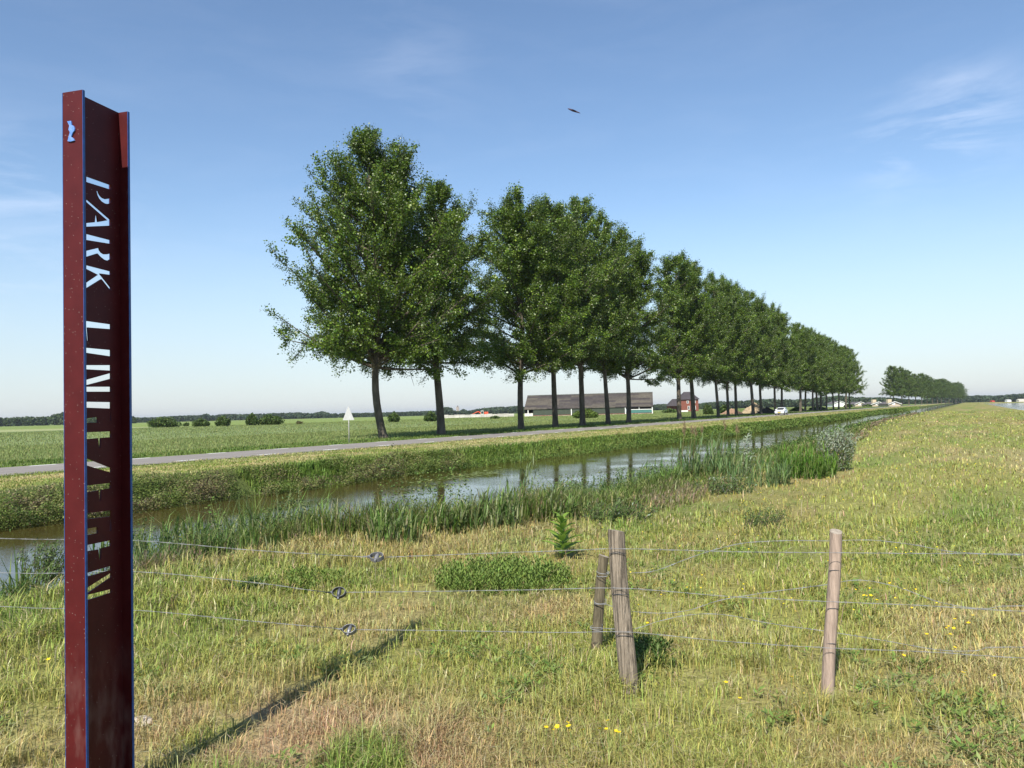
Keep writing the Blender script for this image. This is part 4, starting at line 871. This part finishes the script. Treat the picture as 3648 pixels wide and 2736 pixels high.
# ------------------------------------------------------------------ house with garage
hA = ground_pt(2420, 1466.5); house = thing('brick_house', hA, 'two-storey red-brick house with a steep dark hip roof and white window frames', 'house', YAW)
kh = hA.dot(f2)/F_PX; m_tile = mat('dark_roof_tiles', (.055, .048, .050), rough=.85, spec=.15, noise_amt=.25, noise_scale=2)
def hip(x0, x1, y0, y1, z0, z1, hx):
    return [(x0, y0, z0), (x1, y0, z0), (x1, y1, z0), (x0, y1, z0), (x0+hx, (y0+y1)/2, z1), (x1-hx, (y0+y1)/2, z1)], [[3, 2, 1, 0], [0, 1, 5, 4], [1, 2, 5], [2, 3, 4, 5], [3, 0, 4]]
ph_ = lambda px: (px-2420)*kh
ev = at_depth(2470, 1423, hA.dot(f2)).z; rg = at_depth(2450, 1396, hA.dot(f2)+5).z
obj('wall', boxes([(ph_(2424), ph_(2489), 0, 9, -.2, ev)]), m_brick, house)
obj('roof', hip(ph_(2424)-.6, ph_(2489)+.7, -.7, 9.7, ev+.02, rg, 3.6), m_tile, house)
obj('chimney', boxes([(ph_(2475), ph_(2480), 4.2, 5.0, ev+1.2, rg-.4)]), m_white, house)
for px_, z0_, z1_ in ((2451, ev-2.0, ev-.6), (2475, ev-2.0, ev-.6), (2454, .9, 2.9), (2475.5, .9, 2.9)):
    x_ = ph_(px_); w_ = obj('window', boxes([(x_-.55, x_+.55, -.07, -.01, z0_, z1_)]), m_white, house)
    obj('pane', boxes([(x_-.36, x_+.36, -.10, -.075, z0_+.18, z1_-.18)]), mat('window_glass', (.05, .06, .07), rough=.1, spec=.6), w_)
ga = ground_pt(2380, 1467); garage = thing('garage', ga, 'low annexe with a dark hip roof attached left of the red-brick house', 'garage', YAW)
gz = at_depth(2415, 1446, ga.dot(f2)).z; gr = at_depth(2415, 1421, ga.dot(f2)+3).z
obj('roof', hip(-.3, 73*kh, -2.2, 6.5, gz, gr, 3.2), m_tile, garage)
obj('wall', boxes([(.6, 71*kh, 0, 6, -.2, gz-.02)]), m_brick, garage)
obj('window', boxes([(50*kh, 57*kh, -.06, -.005, 1.2, 2.3)]), m_white, garage)

# ------------------------------------------------------------------ parked low white wall in front of the house
lw = ground_pt(2424, 1468); t = thing('garden_wall', lw, 'low white garden wall in front of the red-brick house', 'wall', YAW)
obj('wall_body', boxes([(0, 3.6, 0, .25, -.1, .75)]), m_white, t); obj('coping', boxes([(-.05, 3.65, -.05, .3, .752, .85)]), m_conc, t)

# ------------------------------------------------------------------ oncoming car
cg = ground_pt(2784, 1477.5, .05); car = thing('car', (cg.x, cg.y, .045), 'white hatchback driving towards the viewer on the tree-lined road', 'car', 0)
m_car = mat('white_car_paint', (.72, .73, .74), rough=.25, spec=.5); m_glass = mat('car_glass', (.02, .025, .03), rough=.08, spec=.6); m_tyre = mat('tyre_rubber', (.02, .02, .02), rough=.85)
prof = [(-2.0, .28), (-2.08, .55), (-1.98, .74), (-1.1, .93), (-.35, 1.36), (.15, 1.45), (1.3, 1.42), (1.95, 1.0), (2.05, .6), (2.0, .28)]
V = []; ws = [.84, .87, .86, .82, .66, .62, .62, .74, .86, .84]
for sgn in (-1, 1): V += [(sgn*w, y, z) for (y, z), w in zip(prof, ws)]
n = len(prof); F = [list(range(n)), list(range(2*n-1, n-1, -1))]+[[i, n+i, n+(i+1) % n, (i+1) % n] for i in range(n)]
obj('body', (V, F), m_car, car, bevel=.05)
wz = lambda a, b, s_: ([(-s_*a[2], a[0], a[1]), (s_*a[2], a[0], a[1]), (s_*b[2], b[0], b[1]), (-s_*b[2], b[0], b[1])], [[0, 1, 2, 3]])
obj('windscreen', prism([(-1.05, .99), (-.40, 1.345), (-.36, 1.30), (-1.0, .93)], -.62, .62, 'x'), m_glass, car)
for s_ in (-1, 1): obj('side_window', [( [(s_*.835, -.75, .98), (s_*.835, 1.45, 1.02), (s_*.655, 1.15, 1.36), (s_*.665, -.2, 1.36)]), [[0, 1, 2, 3]]], m_glass, car)
for s_ in (-1, 1):
    for y_ in (-1.3, 1.25):
        w_ = obj('wheel', ring([(s_*.70, y_, .31), (s_*.90, y_, .31)], [.31, .31], 18), m_tyre, car); obj('rim', ring([(s_*.895, y_, .31), (s_*.915, y_, .31)], [.2, .17], 12), mat('alloy', (.5, .5, .5), rough=.3, metal=.7), w_)
    obj('headlight', boxes([(s_*.55-.18, s_*.55+.18, -2.09, -1.95, .60, .76)]), mat('lamp_glass', (.75, .78, .8), rough=.1, spec=.6), car)
    obj('mirror', boxes([(s_*.93-.1, s_*.93+.1, -.72, -.58, .98, 1.12)]), m_car, car, bevel=.03)
obj('number_plate', boxes([(-.26, .26, -2.115, -2.075, .40, .51)]), mat('yellow_plate', (.65, .48, .03), rough=.5), car)
obj('grille', boxes([(-.4, .4, -2.105, -2.06, .57, .68)]), m_tyre, car)

# ------------------------------------------------------------------ soil heaps
def heap(px0, px1, ypk, ybase, m, label, seed, peak=.5, y2=0):
    c = ground_pt((px0+px1)/2, ybase); D = c.dot(f2); w = (px1-px0)*D/F_PX; h_ = at_depth((px0+px1)/2, ypk, D).z
    t = thing('soil_heap', c, label, 'soil heap', YAW); n = 36; V = []
    for j in range(n+1):
        for i in range(n+1):
            u, v_ = i/n*2-1, j/n*2-1; r_ = math.hypot((u-(peak*2-1)*(1-abs(u))) , v_); hh = max(0, 1-r_)**.85
            nz_ = float(noise(np.array([i*.5+seed]), np.array([j*.5]), 2.2, seed)[0]); V.append((u*w/2, v_*w*.32, h_*hh*(.72+.5*nz_)-.08))
    F = [[j*(n+1)+i, j*(n+1)+i+1, (j+1)*(n+1)+i+1, (j+1)*(n+1)+i] for j in range(n) for i in range(n)]
    obj('mound', (V, F), m, t, smooth=True)
m_sand = mat('sandy_soil', (.31, .24, .15), rough=.95, spec=.05, noise_amt=.35, noise_scale=1.5, bump=.15, bump_scale=2)
m_clay = mat('reddish_soil', (.26, .165, .11), rough=.95, spec=.05, noise_amt=.3, noise_scale=1.5, bump=.15, bump_scale=2)
m_dark_heap = mat('dark_soil', (.045, .038, .032), rough=.95, spec=.05, noise_amt=.4, noise_scale=1.5, bump=.15, bump_scale=2)  # much darker tone for the right-hand mound
heap(2635, 2745, 1432, 1474, m_sand, 'high tan heap of sand behind the roadside poplars', 3)
heap(2558, 2655, 1454, 1477, m_clay, 'low reddish heap of soil left of the high tan heap', 5)
heap(2690, 2775, 1447, 1474, m_dark_heap, 'dark heap of soil right behind the white car', 9)

# ------------------------------------------------------------------ farmyard: wall, excavator, church tower
wA, wB = ground_pt(1560, 1490.5), ground_pt(1832, 1484); wl = (wB-wA).length
t = thing('concrete_wall', wA, 'long pale concrete silage wall across the field left of the barn', 'wall', math.atan2(wB.y-wA.y, wB.x-wA.x))
m_wall = mat('stained_concrete', (.42, .40, .36), rough=.9, spec=.1, noise_amt=.35, noise_scale=.5, stretch=(.4, 1, 2))
V, F = boxes([(i*wl/14+.03, (i+1)*wl/14-.03, 0, .3, -.2, 1.35+.10*math.sin(i*2.3)) for i in range(14)]); obj('panels', (V, F), m_wall, t)
e0 = ground_pt(1722, 1486.0); D = e0.dot(f2)+12; e0 = Vector((e0.x, e0.y, 0))*(D/e0.dot(f2)); ke = D/F_PX
ex = thing('excavator', e0, 'orange excavator with a pale cab behind the concrete wall', 'excavator', YAW); ez = lambda y: at_depth(1720, y, D).z
m_or = mat('orange_machine_paint', (.62, .075, .025), rough=.45, spec=.4, noise_amt=.12, noise_scale=3)
obj('tracks', merge(ring([(-2.0, -1.3, .4), (2.2, -1.3, .4)], [.4, .4], 10), ring([(-2.0, 1.1, .4), (2.2, 1.1, .4)], [.4, .4], 10)), m_tyre, ex)
obj('engine_housing', boxes([(.5, 2.3, -1.1, 1.1, .85, ez(1467.5))]), m_or, ex, bevel=.1)
cb = obj('cab', boxes([(-1.1, .2, -1.1, .1, .85, ez(1463.2))]), mat('cab_cream', (.6, .6, .52), rough=.5), ex, bevel=.08)
obj('cab_window', boxes([(-.95, .05, -1.14, -1.11, 1.5, ez(1464.8))]), m_glass, cb)
def beam(p, q_, w): 
    p, q_ = Vector(p), Vector(q_); return ring([p, q_], [w, w], 4)
obj('boom', merge(beam((-1.0, -.2, 1.5), (-2.2, -.2, ez(1466)), .26), beam((-2.2, -.2, ez(1466)), (-3.6, -.2, ez(1470)), .22)), m_or, ex)
obj('dipper_arm', beam((-3.5, -.2, ez(1469.5)), (-5.2, -.2, 1.2), .17), m_or, ex)
obj('bucket', prism([(-5.5, .4), (-4.7, .5), (-4.8, 1.3), (-5.2, 1.3)], -.7, .3), m_dark, ex)
c = at_depth(1631, 1478, 1500); cz = thing('church_tower', (c.x, c.y, 0), 'slender stone church tower poking above the far trees', 'tower', YAW); k_ = 1500/F_PX
m_stone = mat('tower_stone', (.30, .25, .22), rough=.9)
zt = lambda y: at_depth(1631, y, 1500).z
obj('tower_body', boxes([(-2.3, 2.3, -2.3, 2.3, 0, zt(1452))]), m_stone, cz); obj('belfry', boxes([(-1.9, 1.9, -1.9, 1.9, zt(1452), zt(1449))]), m_stone, cz)
obj('spire', ([(-1.4, -1.4, zt(1449)), (1.4, -1.4, zt(1449)), (1.4, 1.4, zt(1449)), (-1.4, 1.4, zt(1449)), (0, 0, zt(1444))], [[0, 1, 4], [1, 2, 4], [2, 3, 4], [3, 0, 4]]), m_tile, cz)

# ------------------------------------------------------------------ bungalows near the distant group
def bungalow(px0, px1, yt, yb, label, gable=True, chim=None, shed=False):
    a = ground_pt(px0, yb); D = a.dot(f2); k = D/F_PX; w = (px1-px0)*k; h_ = at_depth((px0+px1)/2, yt, D).z; t = thing('bungalow', a, label, 'bungalow', YAW); ev_ = h_*.55
    m_w = mat('cream_brick', (.42, .35, .26), rough=.9, noise_amt=.15) if not shed else m_white
    obj('wall', prism([(0, 0), (w, 0), (w, ev_), (w/2, h_-.15), (0, ev_)], 0, 12), m_w, t)
    obj('roof', merge(prism([(-.5, ev_-.15), (w/2, h_), (w/2, h_-.3), (-.3, ev_-.35)], -.5, 12.5), prism([(w/2, h_), (w+.5, ev_-.15), (w+.3, ev_-.35), (w/2, h_-.3)], -.5, 12.5)), mat('grey_tiles', (.10, .09, .09), rough=.9, noise_amt=.2), t)
    obj('bargeboard', merge(prism([(-.55, ev_-.12), (w/2, h_+.05), (w/2, h_-.25), (-.35, ev_-.35)], -.62, -.52), prism([(w/2, h_+.05), (w+.55, ev_-.12), (w+.35, ev_-.35), (w/2, h_-.25)], -.62, -.52)), m_white, t)
    wd = obj('window', boxes([(w*.3, w*.55, -.06, -.01, .9, 2.1)]), m_white, t)
    if chim: obj('chimney', boxes([(w*chim, w*chim+2.0, 2, 4, ev_*.6, h_+1.2)]), mat('chimney_brick', (.5, .42, .28), rough=.9), t)
bungalow(2966, 3018, 1428, 1450, 'low white shed glimpsed between the last poplars of the near row', shed=True)
bungalow(3046, 3086, 1431, 1449, 'grey-roofed bungalow first right of the near poplar row')
bungalow(3104, 3156, 1431, 1449.5, 'bungalow with a thick pale chimney in the middle of the gap', chim=.22)
bungalow(3166, 3208, 1430, 1448.5, 'bungalow with a white gable window left of the distant poplars', chim=.1)

# ------------------------------------------------------------------ bushes
def bush_parts(w, h_, n, ls, cols, pointy=0.0, seed=1, depth=None):
    R_ = np.random.default_rng(seed); k = max(5, int(10*w/h_/1.5)); depth = depth or min(w, h_*1.6); Ps = []
    cx_ = (R_.random(k)*2-1)*w*.36; cy_ = (R_.random(k)*2-1)*depth*.3; hh = h_*(1-.45*np.abs(cx_)/(w/2)-.25*R_.random(k)); hh[np.argmin(np.abs(cx_))] = h_*.95
    for i in range(k):
        m_ = n//k; v = R_.normal(size=(m_, 3)); v /= np.linalg.norm(v, axis=1)[:, None]; v *= (R_.random(m_)**.35)[:, None]
        if pointy: zf = (v[:, 2]+1)/2; v[:, 0] *= (1-pointy*zf); v[:, 1] *= (1-pointy*zf)
        Ps.append(np.stack([cx_[i]+v[:, 0]*w*(.20 if w > h_ else .34), cy_[i]+v[:, 1]*depth*.34, hh[i]*.5+v[:, 2]*hh[i]*.52], 1))
    P = np.concatenate(Ps); P[:, 2] = np.abs(P[:, 2]); m_ = len(P); A, B = rnd_axes(m_, ls*(.6+.8*R_.random(m_)), .8, .5)
    c_ = np.array(cols)[R_.integers(0, len(cols), m_)]; return leaves(P, A, B, jitter(c_, .2))
GR = [(.055, .095, .020), (.075, .12, .025), (.095, .14, .03)]
def bush(px0, px1, yt, yb, label, cols=GR, pointy=0, seed=1, kind='bush', n=2600, cat='shrub', group=None):
    c = ground_pt((px0+px1)/2, yb); D = c.dot(f2); w = (px1-px0)*D/F_PX; h_ = at_depth((px0+px1)/2, yt, D).z
    t = thing(kind, c, label, cat, YAW, group)
    V, F, S, Cc = bush_parts(w*1.02, h_, n, max(.13, .0016*D), cols, pointy, seed); link('foliage', new_mesh('foliage', V, F, S, m_weed, Cc), t)
    st = [tube([(dx*.2, 0, -.1), (dx*.6, 0, h_*.35), (dx, 0, h_*.7)], [.10, .07, .02], 5) for dx in (-w*.2, 0, w*.22)]
    V, F, S, Cc = join(st); link('stems', new_mesh('stems', V, F, S, m_bark), t)
bg_ = 'bushes dotted along the far side of the field'
bush(526, 643, 1480, 1523, 'wide rounded bush in the field, nearest the maroon sign', seed=2, group=bg_, n=5200)
bush(654, 676, 1504, 1518, 'tiny dark bush between the wide rounded bush and a small round one', seed=3, group=bg_, n=700)
bush(686, 741, 1486, 1520, 'small round dark-green bush, second of the isolated field bushes', seed=4, group=bg_)
bush(769, 820, 1476, 1518.5, 'upright squarish bush standing alone in the field', seed=5, group=bg_)
bush(872, 918, 1466, 1516, 'tall pointed bush at the left end of the long field thicket', pointy=.5, seed=6, group=bg_)
bush(912, 1008, 1473, 1514, 'long low thicket joined to the pointed field bush', seed=7, group=bg_, n=5200)
bush(1052, 1082, 1496, 1512, 'sparse brownish shrub left of the triangular sign', [(.16, .14, .06), (.13, .14, .05)], seed=8, group=bg_, n=260)
bush(1376, 1424, 1462, 1504, 'green bush just right of the crooked poplar trunk', seed=9, group=bg_)
bush(1508, 1556, 1461, 1502, 'green bush behind the second poplar trunk', seed=10, group=bg_)
bush(1746, 1781, 1480, 1492, 'small low bush in front of the pale concrete wall', [(.08, .13, .03), (.10, .15, .03)], seed=11, group=bg_, n=900)
bush(2044, 2131, 1452, 1490, 'broad bright-green bush in front of the long barn', [(.10, .15, .025), (.13, .18, .03), (.08, .12, .02)], seed=12, n=6000)
bush(2360, 2412, 1453, 1471, 'clipped green shrub in front of the garage', seed=13, n=1600)
bush(2492, 2548, 1436, 1478, 'wide conifer-like shrub right of the red-brick house', [(.06, .10, .025), (.085, .12, .03)], pointy=.75, seed=14, n=4200)
bush(2566, 2600, 1438, 1474, 'tall shrub behind the low reddish soil heap', seed=15, n=2000)
bush(2818, 2862, 1447, 1466, 'dense green hedge bush right of the white car', seed=16, n=2600)
bush(2884, 2940, 1446, 1462, 'low hedge bush behind the thin far trunks of the near row', seed=17, n=2000)
bush(3076, 3106, 1439, 1450, 'low shrub between two bungalows', seed=18, n=900)
bush(3008, 3034, 1437, 1452, 'low dark shrub at the foot of the last near poplars', seed=19, n=900)

# ------------------------------------------------------------------ far woods
def woodland(name, prof, D, thick, label, cols, dens=1.0, ls=None, seed=1, base_px=None):
    """prof: list of (px, top y). A deep belt of tree crowns standing at distance D."""
    R_ = np.random.default_rng(seed); xs = np.array([p[0] for p in prof]); ys_ = np.array([p[1] for p in prof]); k = D/F_PX
    ls = ls or .0016*D; W = (xs[-1]-xs[0])*k; h0_ = 8.0; nb = int(W/h0_*2.6*thick/25)+4; parts = []
    for i in range(nb):
        px = xs[0]+(xs[-1]-xs[0])*R_.random(); dd = D+R_.random()*thick; top = at_depth(px, float(np.interp(px, xs, ys_)), dd).z; top = max(top*(.86+.16*R_.random()), 2.0)
        c = at_depth(px, horp(px), dd); r_ = top*(.38+.2*R_.random()); m_ = int(150*dens)
        v = R_.normal(size=(m_, 3)); v /= np.linalg.norm(v, axis=1)[:, None]; v *= (R_.random(m_)**.3)[:, None]
        P = np.stack([c.x+v[:, 0]*r_, c.y+v[:, 1]*r_, top*.5+v[:, 2]*top*.5], 1)
        A = R_.normal(size=(m_, 3)); A /= np.linalg.norm(A, axis=1)[:, None]; B = np.cross(A, R_.normal(size=(m_, 3))); B /= np.linalg.norm(B, axis=1)[:, None]
        cc = np.tile(np.array(cols[R_.integers(0, len(cols))])*(.85+.3*R_.random()), (m_, 1)); parts.append(leaves(P, A*ls, B*ls*.8, jitter(cc, .12)))
    build(name, parts, m_weed, kind='stuff', label=label, category='woodland')
FG = [(.050, .080, .028), (.060, .095, .032), (.075, .105, .040)]
woodland('woodland', [(-500, 1492), (0, 1487), (100, 1485), (180, 1484), (215, 1464), (300, 1462), (420, 1472), (468, 1482), (486, 1496)], 820, 60, 'dark continuous wood along the horizon at the far left', FG, seed=1)
woodland('far_treeline', [(440, 1489), (560, 1487), (640, 1482), (720, 1480), (735, 1473), (745, 1481), (800, 1476), (900, 1476), (1000, 1472), (1060, 1470), (1110, 1474), (1150, 1465), (1175, 1474), (1300, 1472), (1400, 1470), (1500, 1466),
     (1560, 1464), (1590, 1450), (1610, 1450), (1615, 1466), (1640, 1466), (1650, 1458), (1665, 1466), (1700, 1458), (1750, 1451), (1800, 1450), (1850, 1446)], 1150, 120, 'long low line of distant trees between the maroon sign and the barn', [(.05, .078, .036), (.06, .09, .042)], seed=2, dens=.8)
woodland('far_treeline', [(1850, 1450), (2100, 1449), (2300, 1443), (2400, 1439), (2500, 1436), (2560, 1430), (2620, 1430), (2700, 1423), (2760, 1421), (2830, 1424), (2900, 1419), (2960, 1410), (3000, 1410), (3060, 1415), (3160, 1416), (3240, 1424), (3350, 1424)], 900, 110, 'distant wooded line behind the barn, house and near poplars', [(.05, .078, .034), (.062, .09, .038)], seed=3, dens=.9)
woodland('lakeshore_trees', [(3300, 1414), (3480, 1410), (3560, 1410), (3600, 1406), (3650, 1402), (3750, 1404), (4000, 1400), (4400, 1402)], 1150, 110, 'wood along the far shore of the lake at the right edge', [(.045, .072, .036), (.055, .085, .04)], seed=4)
build_list = []
for i, (px, yb, w_, h_, colr, nm, lb) in enumerate([(3612, 1433.5, 14, 5, (.7, .7, .7), 'white_van', ''), ]): pass
def far_shed(px0, px1, yt, yb, D, colr, label, name='shed', cat='shed'):
    c = at_depth(px0, horp(px0), D); k = D/F_PX; w = (px1-px0)*k; h_ = max(2.0, (yb-yt)*k); t = thing(name, (c.x, c.y, 0), label, cat, YAW)
    obj('wall', boxes([(0, w, 0, 6, -.6, h_*.65)]), mat('shed_wall', colr, rough=.8, noise_amt=.1), t)
    obj('roof', prism([(-.3, h_*.65), (6.3, h_*.65), (3, h_)], -.3, w+.3, 'x'), mat('shed_roof', tuple(min(.8, x*.9) for x in colr), rough=.8), t)
far_shed(3589, 3603, 1424, 1431, 1090, (.72, .72, .70), 'small white building on the far lake shore')
far_shed(3630, 3670, 1423, 1431, 1100, (.60, .56, .48), 'pale long building on the far lake shore at the right edge')
far_shed(3535, 3544, 1427, 1432, 1080, (.50, .06, .04), 'tiny red-roofed hut on the far lake shore')

# ------------------------------------------------------------------ haze: the thin summer air over the whole polder
HAZE = 0.00009
hm = bpy.data.materials.new('haze'); hm.use_nodes = True; N = hm.node_tree.nodes; N.remove(N['Principled BSDF'])
pv_ = N.new('ShaderNodeVolumePrincipled'); pv_.inputs['Color'].default_value = (.90, .94, 1.0, 1); pv_.inputs['Density'].default_value = HAZE; pv_.inputs['Anisotropy'].default_value = .3
hm.node_tree.links.new(pv_.outputs[0], N['Material Output'].inputs['Volume'])
R9 = 12500
obj('haze', boxes([(-R9, R9, -R9, R9, -6, 75)]), hm, kind='stuff', label='thin pale summer haze lying over the whole flat landscape', category='haze')
